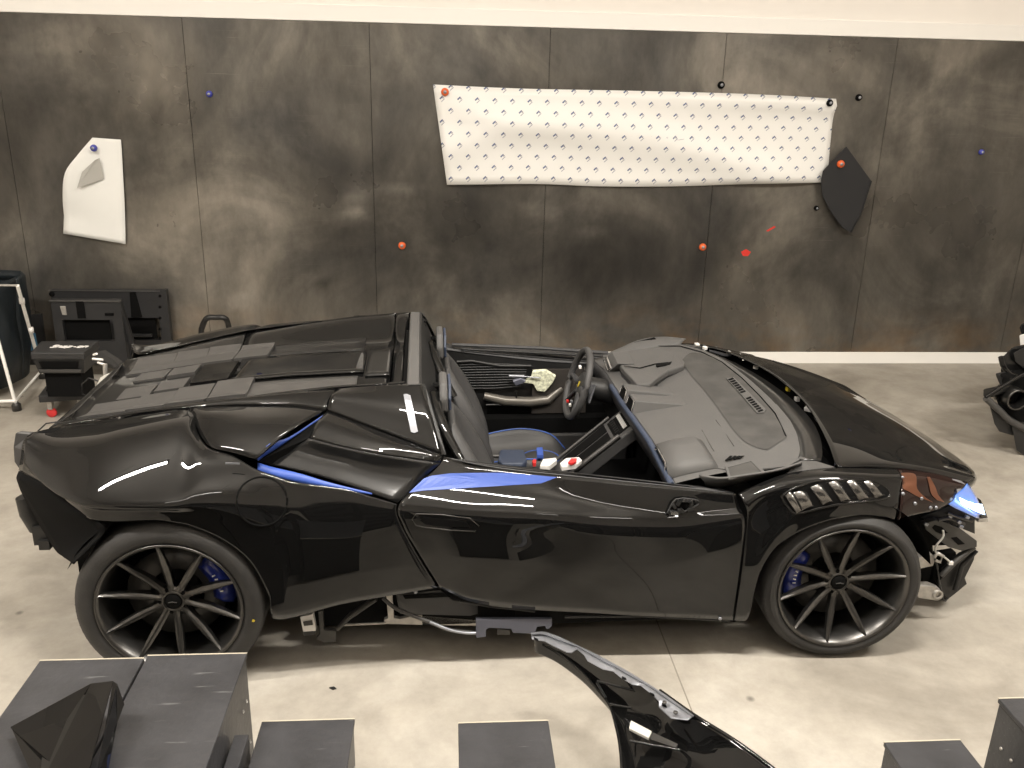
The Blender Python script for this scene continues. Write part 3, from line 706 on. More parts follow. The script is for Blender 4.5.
# wheel-arch liners
for x, r in ((0, .385), (2.62, .365)):
    g = MB(); rows = []
    for yy_ in (.93, .58):
        rows.append([Vector((x+r*math.cos(a), -yy_, .345+r*math.sin(a))) for a in [PI*(.06+.80*k/24) for k in range(25)]])
    g.grid(rows); g.bb(x-r*.9, x+r*.9, -.58, -.56, .2, .62); both(g, 'wheel_arch_liner', VOID)

# ---- dash
def zdash(x, y):
    t = max(0, min(1, (x-1.90)/.65)); e = max(0, (abs(y)-.5)/.33)
    return lerp(.79-.045*e, .862-.012*e, t**.8) + .008*math.sin(PI*t)
def CD(px, py, dz=.0):
    z = .83
    for _ in range(8):
        p = CZ(px, py, z+dz); z = zdash(p.x, p.y)
    return CZ(px, py, z+dz)
def xfront(y):
    y = abs(y); L = [(0, 2.552), (.15, 2.55), (.3, 2.54), (.45, 2.525), (.6, 2.495), (.74, 2.45), (.83, 2.40)]
    for (a, b), (c, d) in zip(L, L[1:]):
        if y <= c: return lerp(b, d, (y-a)/(c-a))
    return L[-1][1]
def xrear(y): return 1.905+.02*max(0, -y) - .0*y
rows = []
for i in range(13):
    r_ = []
    for j in range(41):
        y = lerp(-.83, .83, j/40); x = lerp(xrear(y), xfront(y)+.004, i/12); r_.append(Vector((x, y, zdash(x, y))))
    rows.append(r_)
MB().grid(rows).build('dashboard', DASH, CAR)
# rear face and blue-grey piping strip
g = MB(); g.grid([[p+Vector((0, 0, -.003)) for p in rows[0]], [p+Vector((-.012, 0, -.03)) for p in rows[0]], [p+Vector((.03, 0, -.14)) for p in rows[0]]]); g.build('dash_face', LEA, CAR, solid=.006)
MB().tube([rows[0][j]+Vector((-.016, 0, -.006)) for j in range(0, 27)], .013, 8).build('dash_piping', NAVY, CAR)
def plate(poly, dz, m, name, th=.006, bev=0., **k):
    P = [CD(x, y, dz) for x, y in poly]; return MB().prism(P, (0, 0, -th)).build(name, m, CAR, bevel=bev, **k)
def band(A, B, off, m, name, n=5, k=5):
    """strip on the dash between two pixel curves"""
    a = spl([Vector((x, y, 0)) for x, y in A], k); b = spl([Vector((x, y, 0)) for x, y in B], k)
    g = MB(); g.grid([[CD(*lerp(p, q, i/n).xy, off) for p, q in zip(a, b)] for i in range(n+1)]); return g.build(name, m, CAR)
band([(681, 361), (690, 353), (703, 354), (720, 361), (737, 373), (754, 389), (768, 405), (780, 423), (787, 437)], [(681, 361.5), (684, 366), (692, 376), (705, 391), (718, 408), (730, 425), (743, 440), (756, 447), (767, 450)], .003, DASHD, 'suede_panel')
plate([(726, 378), (734, 377), (766, 409), (764, 412), (757, 412.5), (740, 393)], .010, DASH, 'defroster_frame', bev=.002)
for i in range(16):
    if i in (7, 8): continue
    a = i/15; x, y = lerp(730.5, 760, a), lerp(378.5, 410, a)
    plate([(x-2.3, y+.6), (x+2.2, y-1.1), (x+3.4, y+.1), (x-1.1, y+1.6)], .013, VOID, 'defroster_slot', th=.002)
for i in range(4):
    x = 724+4*i; plate([(x+1, 460-.8*i), (x+6, 455.6), (x+8.4, 455.6), (x+3.4, 460.6-.8*i)], .009, VOID, 'speaker_slot', th=.003)
plate([(727, 467), (751, 461), (762, 471), (731, 479)], .008, DASHD, 'speaker_grille', bev=.002)
plate([(725, 466), (752, 459), (765, 471.5), (762, 472), (751, 461.2), (728, 467.3), (731, 478), (729, 479)], .010, DASH, 'speaker_frame')
MB().tube([CD(618, 352, .004), CD(632, 348, .004), CD(652, 346, .004), CD(680, 346, .004), CD(702, 352, .004), CD(722, 362, .004), CD(742, 378, .004), CD(760, 396, .004), CD(775, 413, .004), CD(786, 436, .004)], .003, 5).build('dash_seam', VOID, CAR)
for a, b, c in (((702, 430), (712, 448), (714, 451)), ((716, 420), (730, 440), (734, 446))):
    MB().tube([CD(*a, .001), CD(*b, .001), CD(*c, .001)], .002, 5).build('dash_seam', DASHD, CAR)
# near-side dash end with its raised lip
g = MB(); lip = [CD(699, 475, .012), CD(720, 478, .012), CD(745, 475, .012), CD(777, 470, .012), CD(800, 463, .012)]
lo_ = [N(706, 489, .80), N(726, 486, .83), N(750, 480, .84), N(778, 473, .84), N(801, 465.5, .83)]
g.grid([spl(lip, 5), spl([lerp(a, b, .6)+Vector((0, -.01, .015)) for a, b in zip(lip, lo_)], 5), spl(lo_, 5)]); g.build('dash_end', DASH, CAR, solid=.008)
plate([(684, 464), (741, 471), (788, 466), (800, 459), (770, 452), (742, 463)], .004, DASH, 'dash_pad')
# passenger side air vent pod
def wedge(face, back, m, name, chrome=True):
    """face: 4 points low-left, low-right, up-right, up-left; back: ridge end points at dash level"""
    g = MB(); f = face; n = len(f)
    g.add(list(f)+list(back), [(0, 1, 2, 3), (3, 2, 5, 4), (1, 6, 5, 2), (0, 3, 4, 7), (0, 7, 6, 1)])
    o = g.build(name, m, CAR, bevel=.004)
    if chrome:
        c_ = sum(f, Vector())/4; d = Vector((-.004, 0, 0))
        MB().tube([lerp(c_, q, .92)+d for q in f], .003, 6, closed=True).build('vent_ring', CHR, o)
        MB().prism([lerp(c_, q, .8)+d for q in f], (.003, 0, 0)).build('vent_mouth', VOID, o)
    return o
def pod(y, wid, x0=1.90, ln=.26, h=.055):
    z = zdash(x0, y)
    f = [Vector((x0-.006, y-wid, z-.015)), Vector((x0-.006, y+wid, z-.015)), Vector((x0+.012, y+wid*.75, z+h)), Vector((x0+.012, y-wid*.75, z+h))]
    xb = x0+ln
    b = [Vector((xb, y-wid*.75, zdash(xb, y)-.002)), Vector((xb, y+wid*.8, zdash(xb, y)-.002)), Vector((xb, y+wid, zdash(xb, y)-.004)), Vector((xb-.03, y-wid, zdash(xb, y)-.004))]
    return wedge(f, b, DASH, 'air_vent_pod')
pod(.045, .062, ln=.25, h=.062); pod(-.105, .066, ln=.27, h=.062)
f = [CD(666, 484, -.03), CD(668, 462, -.01), CD(670, 459, .02), CD(669, 482, .03)]
g = MB(); a = [Vector((1.905, -.57, .80)), Vector((1.905, -.79, .78))]
rows2 = []
for xx, hh in ((1.905, .03), (1.98, .035), (2.06, .03), (2.10, .002)):
    rows2.append([Vector((xx, y, zdash(xx, y)+hh*k)) for y, k in ((-.56, 0), (-.58, 1), (-.66, 1.15), (-.74, .9), (-.79, 0))])
o = MB().grid(rows2).build('air_vent_pod', DASH, CAR, solid=.01)
MB().tube([Vector((1.898, -.585, .765)), Vector((1.90, -.59, .81)), Vector((1.90, -.74, .80)), Vector((1.898, -.755, .75))], .004, 6, closed=True).build('vent_ring', CHR, o)
# instrument binnacle in front of the driver
top = [CX(613, 352, 1.93), CX(624, 366, 1.93), CX(638, 384, 1.94), CX(652, 384.5, 1.99)]
BN = [CZ(613, 353, .845), CZ(632, 349.5, .86), CZ(655, 347.5, .868), CZ(676, 352, .872), CZ(685, 362, .872), CZ(684, 366, .868), CZ(668, 371, .872), CZ(657, 378, .868), CZ(650, 384, .858), CZ(637, 384, .852), CZ(622, 368, .85)]
MB().prism(BN, (0, 0, -.03)).build('instrument_binnacle', DASH, CAR, bevel=.006)
MB().grid([[p+Vector((0, 0, -.028)) for p in BN[-4:]+BN[:1]], [p+Vector((.012, 0, -.05)) for p in BN[-4:]+BN[:1]], [p+Vector((.02, 0, -.10)) for p in BN[-4:]+BN[:1]]], smooth=False).build('binnacle_fascia', BLKP, CAR)
MB().grid([[p+Vector((0, 0, -.028)) for p in BN[5:]], [p+Vector((.0, .02, -.06)) for p in BN[5:]]], smooth=False).build('binnacle_side', LEA, CAR)
MB().tube([CZ(624, 366, .857), CZ(640, 368, .863), CZ(655, 364, .868), CZ(668, 363, .872)], [.002, .003, .004, .006], 5).build('binnacle_seam', VOID, CAR)
MB().prism([CZ(656, 364.5, .875), CZ(672, 361.5, .875), CZ(670, 364.5, .875), CZ(657, 366, .875)], (0, 0, -.01)).build('binnacle_slot', VOID, CAR)
# driver-side vent
o = MB().prism([CX(604, 358, 1.92), CX(612, 352, 1.95), CX(618, 364, 1.95), CX(609, 372, 1.92)], (.09, 0, .0)).build('air_vent_pod', DASH, CAR, bevel=.004)
MB().tube([CX(x, y, 1.915) for x, y in ((603.5, 359), (607, 357), (611, 368), (608, 371))], .004, 6, closed=True).build('vent_ring', CHR, o)

i_ = [Vector((x, .825, zdash(x, .825)-.004)) for x in (1.93, 2.02, 2.12, 2.22, 2.32, 2.41)]
o_ = [CY(x, y, w_) for x, y, w_ in ((618, 350, .87), (628, 344.5, .89), (640, 340, .90), (653, 337.5, .90), (668, 337, .89), (686, 339, .86))]
surf([[a, lerp(a, b, .5)+Vector((0, 0, .006)), b] for a, b in zip(i_, o_)], 4, 3).build('pillar_base', DASH, CAR, solid=.006)
MB().prism([CY(634, 343.8, .885)+Vector((0, 0, .01)), CY(654, 338.9, .885)+Vector((0, 0, .01)), CY(656, 340.4, .875)+Vector((0, 0, .01)), CY(637, 345.4, .875)+Vector((0, 0, .01))], (0, 0, -.004)).build('demister_slot', VOID, CAR)
# ---- steering wheel and column
SWC = CY(577.5, 384, .38); ax = Vector((-.96, 0, .27)).normalized()
e1 = Vector((0, 1, 0)); e2 = ax.cross(e1).normalized()
if e2.z < 0: e2 = -e2
R_ = .182
ring = []
for k in range(48):
    a = 2*PI*k/48; rr = R_*(1-.06*max(0, -math.sin(a))**4); ring.append(SWC+e1*rr*math.cos(a)+e2*rr*math.sin(a))
o = MB().tube(ring, .0185, 10, closed=True).build('steering_wheel', LEAG, CAR)
g = MB(); hub = []
for k in range(24):
    a = 2*PI*k/24; hub.append(SWC+e1*.075*math.cos(a)+e2*.068*math.sin(a)-ax*.012)
g.prism(hub, ax*-.04); g.build('airbag_cover', LEA, o, bevel=.008)
for a in (0, PI, PI*1.28, PI*1.72):
    MB().tube([SWC+e1*.05*math.cos(a)+e2*.05*math.sin(a)-ax*.02, SWC+e1*R_*math.cos(a)+e2*R_*math.sin(a)], [.022, .014], 8, flat=.5).build('spoke', LEA, o)
MB().prism([SWC-ax*.008+e1*x+e2*y for x, y in ((-.010, .014), (0, .018), (.010, .014), (.008, -.006), (0, -.016), (-.008, -.006))], ax*.003).build('badge', YEL, o)
for q, m_ in (((564, 404), RED), ((566.5, 408), RED), ((570, 405), WHT), ((571.5, 401.5), SILV), ((580, 367), WHT), ((567.5, 401), RED)):
    p = CX(*q, 1.70); MB().box(p, (.012, .020, .014)).build('wheel_button', m_, o, bevel=.002)
MB().tube([SWC-ax*.04, SWC-ax*.22], [.055, .07], 12).build('steering_column', BLKP, CAR)
for s in (-1, 1): MB().prism([SWC-ax*.045+e1*s*.06+e2*.03, SWC-ax*.045+e1*s*.15+e2*.06, SWC-ax*.045+e1*s*.15-e2*.04, SWC-ax*.045+e1*s*.06-e2*.01], ax*-.008).build('gear_paddle', SILV if s < 0 else BLKP, CAR)
MB().prism([SWC-ax*.20+e1*x+e2*y for x, y in ((-.2, -.02), (-.17, .11), (.17, .11), (.2, -.02), (.12, -.12), (-.12, -.12))], ax*-.05).build('instrument_cluster', VOID, CAR, bevel=.01)

# ---- seats
def seat(yc):
    root = MB(); zs = [.33, .46, .60, .72, .82, .875]; xs = [1.20, 1.165, 1.125, 1.085, 1.055, 1.045]; hw = [.20, .22, .235, .22, .175, .12]; bol = [.07, .085, .075, .055, .025, .0]
    rows = []
    for z, x, w, b in zip(zs, xs, hw, bol):
        rows.append([Vector((x+b*k, yc+w*s, z)) for s, k in ((-1, .2), (-.96, 1), (-.80, .95), (-.58, .12), (0, 0), (.58, .12), (.80, .95), (.96, 1), (1, .2))])
    front = surf(rows, 5, 3)
    back = [[Vector((v.x-.075-.35*(0), v.y, v.z)) for v in r] for r in [[r_[0]]+[Vector((r_[4].x, q.y, q.z)) for q in r_[1:8]]+[r_[8]] for r_ in rows]]
    o = front.build('seat_backrest', LEAG, CAR, solid=.03, offset=-1)
    # navy inlay down the middle, headrest, shoulder frame
    surf([[Vector((x+.012, yc+w_, z+.0)) for w_ in (-.075, 0, .075)] for x, z in zip(xs, zs)], 4, 2).build('centre_inlay', NAVY, o, solid=.006)
    for s in (-1, 1):
        MB().tube(spl([Vector((x+b+.004, yc+s*w*.9, z)) for x, z, w, b in zip(xs, zs, hw, bol)], 4), .004, 6).build('piping', PIPE, o)
        MB().tube([Vector((1.205, yc+s*.21, .60)), Vector((1.165, yc+s*.19, .71))], .0015, 5).build('stitching', WHT, o)
    surf([[Vector((1.015, yc+w, z)), Vector((1.05+.012*k, yc+w, z)), ] for w, z, k in ((-.13, .96, 0), (-.13, 1.0, 1), (-.12, 1.05, 1), (0, 1.075, 1), (.12, 1.05, 1), (.13, 1.0, 1), (.13, .96, 0))], 3, 2)
    MB().prism([Vector((1.012, yc-.115, .93)), Vector((1.012, yc+.115, .93)), Vector((1.006, yc+.12, .99)), Vector((1.01, yc+.08, 1.05)), Vector((1.01, yc-.08, 1.05)), Vector((1.006, yc-.12, .99))], (.034, 0, 0)).build('headrest', DASH, o, bevel=.012)
    MB().prism([Vector((1.047, yc-.10, .935)), Vector((1.047, yc+.10, .935)), Vector((1.045, yc+.108, .99)), Vector((1.046, yc+.07, 1.043)), Vector((1.046, yc-.07, 1.043)), Vector((1.045, yc-.108, .99))], (.012, 0, 0)).build('headrest_face', NAVY, o, bevel=.005, label='navy headrest face')
    # cushion
    xs2 = [1.20, 1.36, 1.50, 1.64, 1.72]; zc = [.33, .315, .325, .345, .315]; b2 = [.06, .10, .10, .05, .0]; h2 = [.20, .235, .24, .225, .20]
    rows = [[Vector((x, yc+w*s, z+b*k)) for s, k in ((-1, -.8), (-1, .7), (-.86, 1), (-.62, .15), (0, 0), (.62, .15), (.86, 1), (1, .7), (1, -.8))] for x, z, b, w in zip(xs2, zc, b2, h2)]
    c = surf(rows, 5, 3).build('seat_cushion', LEAG, CAR, solid=.04, offset=-1)
    for s in (-1, 1):
        MB().tube(spl([Vector((x, yc+s*w*.86, z+b+.003)) for x, z, w, b in zip(xs2, zc, h2, b2)], 4), .0035, 6).build('piping', PIPE, c)
    MB().tube([Vector((1.56+.10*math.cos(a), yc+.10*math.sin(a), .345)) for a in [2*PI*k/20 for k in range(20)]], .003, 5, closed=True).build('blue_ring', PIPE, c)
    # belt shoulder frame beside the headrest
    MB().tube([Vector((.985, yc-.06, 1.0)), Vector((1.0, yc-.17, .96)), Vector((1.04, yc-.25, .88)), Vector((1.09, yc-.30, .80))], [.02, .022, .024, .02], 8, flat=.6).build('seat_shell', PAINT, o)
    MB().tube([Vector((1.0, yc+.14, .97)), Vector((1.04, yc+.21, .90)), Vector((1.09, yc+.25, .80))], [.02, .022, .02], 8, flat=.6).build('seat_shell', PAINT, o)
seat(.375); seat(-.375)

# ---- tunnel, console and loose things in the cabin
MB().bb(.97, 1.72, -.115, .115, .18, .415).build('centre_tunnel', LEA, CAR, bevel=.02)
g = MB(); c0, c1 = Vector((1.60, 0, .43)), Vector((1.93, 0, .715))
nrm = Vector((-(c1.z-c0.z), 0, c1.x-c0.x)).normalized()
def con(t, y, h=0.): return c0+(c1-c0)*t+Vector((0, y, 0))+nrm*h
MB().prism([con(-.05, -.12), con(-.05, .12), con(1, .13), con(1, -.13)], nrm*-.06).build('centre_console', LEAG, CAR, bevel=.008)
MB().prism([con(.10, .02, .002), con(.10, .095, .002), con(.70, .105, .002), con(.70, .02, .002)], nrm*.002).build('console_screen', VOID, CAR)
MB().prism([con(.10, -.095, .002), con(.10, .005, .002), con(.70, .005, .002), con(.70, -.095, .002)], nrm*.002).build('console_screen', VOID, CAR)
MB().tube([con(-.05, .11, .012), con(.8, .118, .012)], .008, 6).build('console_rail', DECKM, CAR)
MB().tube([con(-.05, -.118, .012), con(.8, -.124, .012)], .012, 6).build('console_rail', DECKM, CAR)
for r_ in range(2):
    for k in range(7):
        MB().box(con(.80+.1*r_, -.07+.024*k, .008), (.022, .005, .010), Matrix.Rotation(-.7, 3, 'Y')).build('toggle_switch', WHT if r_ else BLKP, CAR)
MB().prism([con(.74, -.09, .001), con(.74, .09, .001), con(.98, .09, .001), con(.98, -.09, .001)], nrm*.002).build('switch_panel', VOID, CAR)
MB().prism([CZ(498, 459, .45), CZ(500, 449, .45), CZ(524, 449, .45), CZ(527, 459, .45), CZ(523, 464, .44), CZ(502, 464, .44)], (0, 0, -.05)).build('armrest', NAVY, CAR, bevel=.01)
MB().tube([CZ(484, 456, .43), CZ(500, 456, .43)], .010, 6).build('belt_anchor', DECKM, CAR)
# near sill top inside the door and door inner panel
for s in (-1, 1):
    g = MB(); P = [Vector((x, s*y, z)) for x, y, z in ((1.0, .775, .845), (1.3, .785, .80), (1.7, .80, .75), (2.1, .84, .72))]
    g.grid([spl([N(*a) if s < 0 else Vector((N(*a).x, -N(*a).y, N(*a).z)) for a in ((446, 458, .79), (500, 468.5, .815), (580, 477, .848), (668, 486, .88), (734, 493, .905))], 4),
            spl([(p+Vector((0, -s*.03, .0))) for p in P+[]]+[], 5)[:17]]); g.build('door_inner_rail', LEA, CAR, solid=.006)
    MB().prism([Vector((x, s*y, z)) for x, y, z in ((1.0, .77, .84), (1.7, .79, .745), (2.1, .82, .71), (2.1, .82, .3), (1.0, .80, .3))], (0, -s*.02, 0)).build('door_inner_panel', BLKP, CAR)
    MB().bb(1.0, 2.1, s*.66, s*.79, .18, .36).build('sill_cover', LEAG, CAR, bevel=.01)
# far door: silver beam, ribbed mesh and hose
MB().tube([Vector((1.10, .76, .862)), Vector((1.6, .77, .835)), Vector((1.98, .785, .80))], .016, 8, flat=.6).build('door_beam', LEA, CAR)
MB().tube([Vector((1.15, .745, .84)), Vector((1.95, .77, .785))], .006, 6).build('door_beam_edge', BLKP, CAR)
for i in range(10):
    y_ = 365+2.6*i; MB().tube([CY(459+.8*i, y_, .755), CY(495, y_-1+.1*i, .75), CY(528-.6*i, y_-.5*i*.5, .755)], .0055, 5).build('mesh_rib', BLKP, CAR)
MB().tube([CY(457, 362, .75), CY(472, 361, .75), CY(500, 366, .75), CY(531, 366, .75)], .010, 6).build('door_inner_frame', BLKP, CAR)
MB().tube([CY(484, 396, .74), CY(505, 401, .73), CY(530, 402, .73), CY(548, 400, .74), CY(562, 388, .75)], [.022, .028, .030, .028, .02], 10).build('door_cavity_duct', mat('dull_grey_duct', (.13, .12, .105), .35, metal=.3), CAR)
MB().tube([CY(516, 391, .72), CY(517, 404, .72), CY(486, 405, .72)], .006, 6).build('door_inner_frame', BLKP, CAR)
MB().bb(1.55, 1.86, .735, .75, .46, .72).build('door_cavity_panel', mat('umber_soundproofing', (.022, .018, .015), .8, var=.3), CAR)
# speckled cloth and tools lying in the far door
cl = [(523, 383), (531, 378), (533, 372), (546, 371), (556, 377), (552, 384), (545, 392), (537, 391), (533, 384)]
tag(MB().prism([CY(x, y, .715) for x, y in cl], (0, .012, .01)).build('cloth_rag', CORKM, bevel=.003), 'ivory speckled rag lying inside the far door of the open car', 'rag')
tag(MB().tube([CY(509, 376, .71), CY(524, 376.5, .71)], .009, 8).tube([CY(524, 376.5, .71), CY(541, 378, .70)], .004, 6).build('screwdriver', SILV), 'silver tool lying beside the speckled rag inside the far door', 'tool')
tag(MB().prism([CY(513, 382, .70), CY(521, 379, .70), CY(526, 382, .70), CY(516, 386, .70)], (0, .01, .01)).build('small_connector', ECOAT, bevel=.002), 'blue-grey connector block lying left of the speckled rag', 'connector')
for n_ in ('cloth_rag', 'screwdriver', 'small_connector'):
    o = bpy.data.objects[n_]; o.location = (CARX, CARY, 0); o.rotation_euler = (0, 0, CARROT)
def loose(mb, name, m, label, cat, bevel=.002, par=None):
    o = mb.build(name, m, None, bevel=bevel); o.location = (CARX, CARY, 0); o.rotation_euler = (0, 0, CARROT); return tag(o, label, cat)
loose(MB().prism([CZ(x, y, .475) for x, y in ((541, 463), (543, 459), (556, 457.5), (557, 460), (549, 466), (540, 466))], (0, 0, -.025)), 'white_bracket', WHT, 'white plastic bracket lying on the centre tunnel between the seats', 'bracket')
loose(MB().prism([CZ(x, y, .565) for x, y in ((560, 463), (566, 458), (579, 457), (582, 460), (576, 465), (562, 467))], (0, 0, -.02)), 'white_tray', WHT, 'small white tray holding a red part in front of the gear console', 'tray')
loose(MB().prism([CZ(x, y, .585) for x, y in ((568, 462), (571, 458), (577, 458), (576, 461.5), (571, 463))], (0, 0, -.012)), 'red_switch', RED, 'red switch cover lying in the small white tray', 'switch')
loose(MB().prism([CZ(x, y, .46) for x, y in ((537, 455), (536.5, 447.5), (542.5, 447), (543.5, 455))], (0, 0, -.02)), 'blue_tape_roll', FILM, 'small bright blue block on the seat edge by the armrest', 'block')
loose(MB().prism([CZ(x, y, .455) for x, y in ((532, 461), (534, 458.5), (536.5, 459.5), (536, 463), (533, 463))], (0, 0, -.02)), 'red_clip', RED, 'small red clip between the navy armrest and the white bracket', 'clip')

# ---- wheels
def spoke_mb(a):
    g = MB(); st = [(.040, -.090, .015, .03), (.07, -.092, .0115, .03), (.13, -.103, .0135, .026), (.19, -.119, .0115, .02), (.235, -.132, .0075, .016), (.262, -.141, .0055, .014)]
    rows = []
    u_ = Vector((math.cos(a), 0, math.sin(a))); t_ = Vector((-math.sin(a), 0, math.cos(a)))
    for r, y, w, th in st:
        c = u_*r + Vector((0, y, 0))
        rows.append([c+t_*w+Vector((0, th, 0)), c+t_*w, c+t_*w*.3+Vector((0, -.006, 0)), c-t_*w*.3+Vector((0, -.006, 0)), c-t_*w, c-t_*w+Vector((0, th, 0))])
    g.grid(rows, smooth=False); return g
def wheel(x, yside, R, wid, phase, steer, cal, far=False):
    root_p = Vector((x, -.955+wid/2 if not far else .955-wid/2, R))
    h = wid/2; q = .153/h
    prof = [(.262, -h+.012), (.275, -h+.001), (.285, -h-.002), (.30, -h-.004), (R-.028, -h+.001), (R-.010, -h+.012), (R-.002, -h+.032), (R, -h+.06), (R, h-.06), (R-.002, h-.032), (R-.012, h-.01), (.30, h), (.262, h-.012)]
    wob = empty('wheel_tmp'); bpy.data.objects.remove(wob)
    rim = MB().lathe([(.262, -h+.012), (.268, -h+.004), (.266, -h-.002), (.259, -h), (.252, -h+.012), (.240, -h+.035), (.236, -h+.09), (.225, h-.04), (.25, h-.01)], n=64)
    rim.lathe([(.0, -h+.06), (.055, -h+.058), (.06, -h+.07), (.05, -h+.12), (.0, -h+.12)], n=32)
    o = rim.build('wheel', RIM, CAR)
    t = MB().lathe(prof, n=72)
    for k in range(72):
        a = 2*PI*k/72; 
        t.tube([(math.cos(a)*(R-.0012), -h+.052, math.sin(a)*(R-.0012)), (math.cos(a+.02)*(R-.010), -h+.014, math.sin(a+.02)*(R-.010))], .0022, 4)
    t.build('tyre', RUB, o)
    for rr in (.279, .289, .3155 if R > .33 else .31):
        pass
    d = -h+.155-.0
    for k in range(10):
        s = spoke_mb(math.radians(phase+36*k))
        for v in s.v: v.y += -h+.150
        s.build('spoke', RIM, o)
    MB().lathe([(0, -h+.044), (.024, -h+.044), (.031, -h+.050), (.033, -h+.062)], n=28).build('hub_cap', VOID, o)
    MB().lathe([(.033, -h+.062), (.036, -h+.05), (.042, -h+.052), (.044, -h+.062)], n=28).build('hub_ring', RIM, o)
    MB().tube([Vector((-.016, -h+.0425, 0)), Vector((0, -h+.0415, .004)), Vector((.016, -h+.0425, 0))], .002, 5).build('wing_emblem', DISC, o)
    for k in range(5):
        a = math.radians(phase+18+72*k); MB().lathe([(0, -h+.056), (.009, -h+.056), (.009, -h+.075)], (.048*math.cos(a), 0, .048*math.sin(a)), 1, 10).build('wheel_bolt', VOID, o)
    MB().lathe([(.10, -h+.12), (.185, -h+.12), (.185, -h+.15), (.10, -h+.15)], n=40).build('brake_disc', DISC, o)
    g = MB(); a0, a1 = cal; K = 12; rows = []
    for i in range(K+1):
        a = math.radians(lerp(a0, a1, i/K)); bul = math.sin(PI*i/K)**.35
        rows.append([Vector((r*math.cos(a), y, r*math.sin(a))) for r, y in ((.135, -h+.14), (.14, -h+.12-.02*bul), (.175, -h+.10-.025*bul), (.21, -h+.105-.02*bul), (.222, -h+.15))])
    g.grid(rows); c = g.build('brake_caliper', BLUE, o, solid=.006)
    am = math.radians((a0+a1)/2)
    for i in range(5):
        a = am+(i-2)*.10; MB().box((.178*math.cos(a), -h+.0705, .178*math.sin(a)), (.012, .003, .005), Matrix.Rotation(-a+.3*(i % 2), 3, 'Y')).build('caliper_lettering', WHT, c)
    MB().bb(-.07, .07, -h+.16, -h+.20, -.12, .12).build('wheel_hub_carrier', VOID, o)
    MB().lathe([(0, h-.03), (.23, h-.03)], n=24).build('inner_shade', VOID, o)
    o.location = root_p; o.rotation_euler = (0, 0, (PI if far else 0)+steer)
    return o
w = wheel(0, -1, .3455, .300, 22.8, 0, (-12, 52)); 
dot = MB().lathe([(0, -.1535), (.006, -.1535)], (0, 0, 0), 1, 10)
o = dot.build('tyre_mark', YEL, w); o.location = (.3, 0, -.06); o.rotation_euler = (0, 0, 0)
wheel(2.62, -1, .3275, .245, 11.5, -.05, (140, 205))
wheel(0, 1, .3455, .300, 22.8, 0, (-12, 52), True); wheel(2.62, 1, .3275, .245, 11.5, -.05, (140, 205), True)

# ---- exposed structure under the headlamp
def pr(poly, w, off, name, m, bev=.002, **k): return MB().prism([N(x, y, w) for x, y in poly], off).build(name, m, CAR, bevel=bev, **k)
def ringplate(outer, holes, w, th, name, m):
    """plate outline with dark recessed windows"""
    o = pr(outer, w, (0, th, 0), name, m)
    for h_ in holes: pr(h_, w+.002, (0, .004, 0), 'plate_opening', VOID, 0)
    return o
ringplate([(924, 524), (936, 520), (948, 523), (962, 530), (977, 541), (977, 547), (962, 551), (948, 547), (934, 536), (926, 530)],
          [[(932, 528), (935, 525), (942, 527), (948, 533), (941, 534), (936, 532)], [(951, 538), (957, 537), (965, 544), (958, 545)]], .70, .03, 'crash_bracket', GREYC)
pr([(921, 518), (950, 506), (975, 518), (975, 534), (950, 524)], .66, (0, .06, 0), 'headlamp_carrier', BLKP)
pr([(904, 524), (930, 518), (934, 560), (927, 590), (919, 570)], .60, (0, .05, 0), 'front_subframe', VOID)
MB().tube([N(974, 547, .68), N(957, 560, .69), N(941, 576, .70)], .012, 6).build('bumper_strut', GREYC, CAR)
MB().tube([N(976, 550, .66), N(962, 566, .66), N(955, 590, .66)], .012, 6).build('bumper_strut', BLKP, CAR)
pr([(976, 549), (962, 556), (944, 572), (939, 585), (947, 600), (955, 594), (967, 584), (965, 578), (974, 560)], .64, (0, .03, 0), 'air_guide', BLKP)
pr([(934, 556), (956, 552), (960, 585), (946, 602), (932, 590)], .58, (0, .04, 0), 'radiator_frame', VOID)
pr([(919, 558), (932, 554), (936, 559), (933, 566), (919, 569)], .72, (0, .05, 0), 'aluminium_bracket', ALU)
pr([(918, 586), (932, 586), (941, 590), (943, 596), (938, 601), (925, 599), (918, 598)], .73, (0, .04, 0), 'aluminium_bracket', ALU)
MB().lathe([(.012, 0), (.022, -.006), (.026, .01)], N(938, 595, .735), 1, 14).build('bracket_ring', ALU, CAR)
MB().tube([N(934, 557, .735), N(938, 553, .74), N(943, 556, .735), N(940, 562, .735), N(935, 560, .735)], .008, 6).build('tow_eye', ALU, CAR)
MB().tube(spl([N(943, 530, .72), N(943, 537, .73), N(936, 546, .735), N(936, 553, .735), N(944, 557, .735), N(950, 562, .73)], 4), .0045, 6).build('white_cable', HOSE, CAR)
MB().box(N(950.5, 563, .73), (.02, .012, .014)).build('cable_plug', WHT, CAR)
MB().tube(spl([N(936, 560, .735), N(938, 572, .735), N(940, 585, .735), N(944, 600, .73), N(948, 598, .73)], 4), .004, 6).build('black_cable', BLKP, CAR)
MB().tube([N(938, 520, .71), N(950, 518, .70), N(964, 524, .68)], .008, 6).build('cooling_pipe', DECKM, CAR)
MB().tube([N(947, 513, .74), N(957, 517, .71), N(972, 521, .66)], .007, 6).build('cooling_pipe', DISC, CAR)
for q in ((950, 516), (967, 517), (959, 522), (961, 526.5), (926, 524)):
    MB().box(N(*q, .715), (.02, .012, .012), Matrix.Rotation(.4, 3, 'Y')).build('metal_clip', SILV, CAR, bevel=.002)
pr([(979, 519), (988, 518.5), (988.5, 522), (978, 522.5)], .50, (0, .05, 0), 'nose_bracket', ALU)
pr([(981, 500), (984, 507), (988, 518), (981, 518)], .50, (0, .03, 0), 'nose_bracket', GREYC)
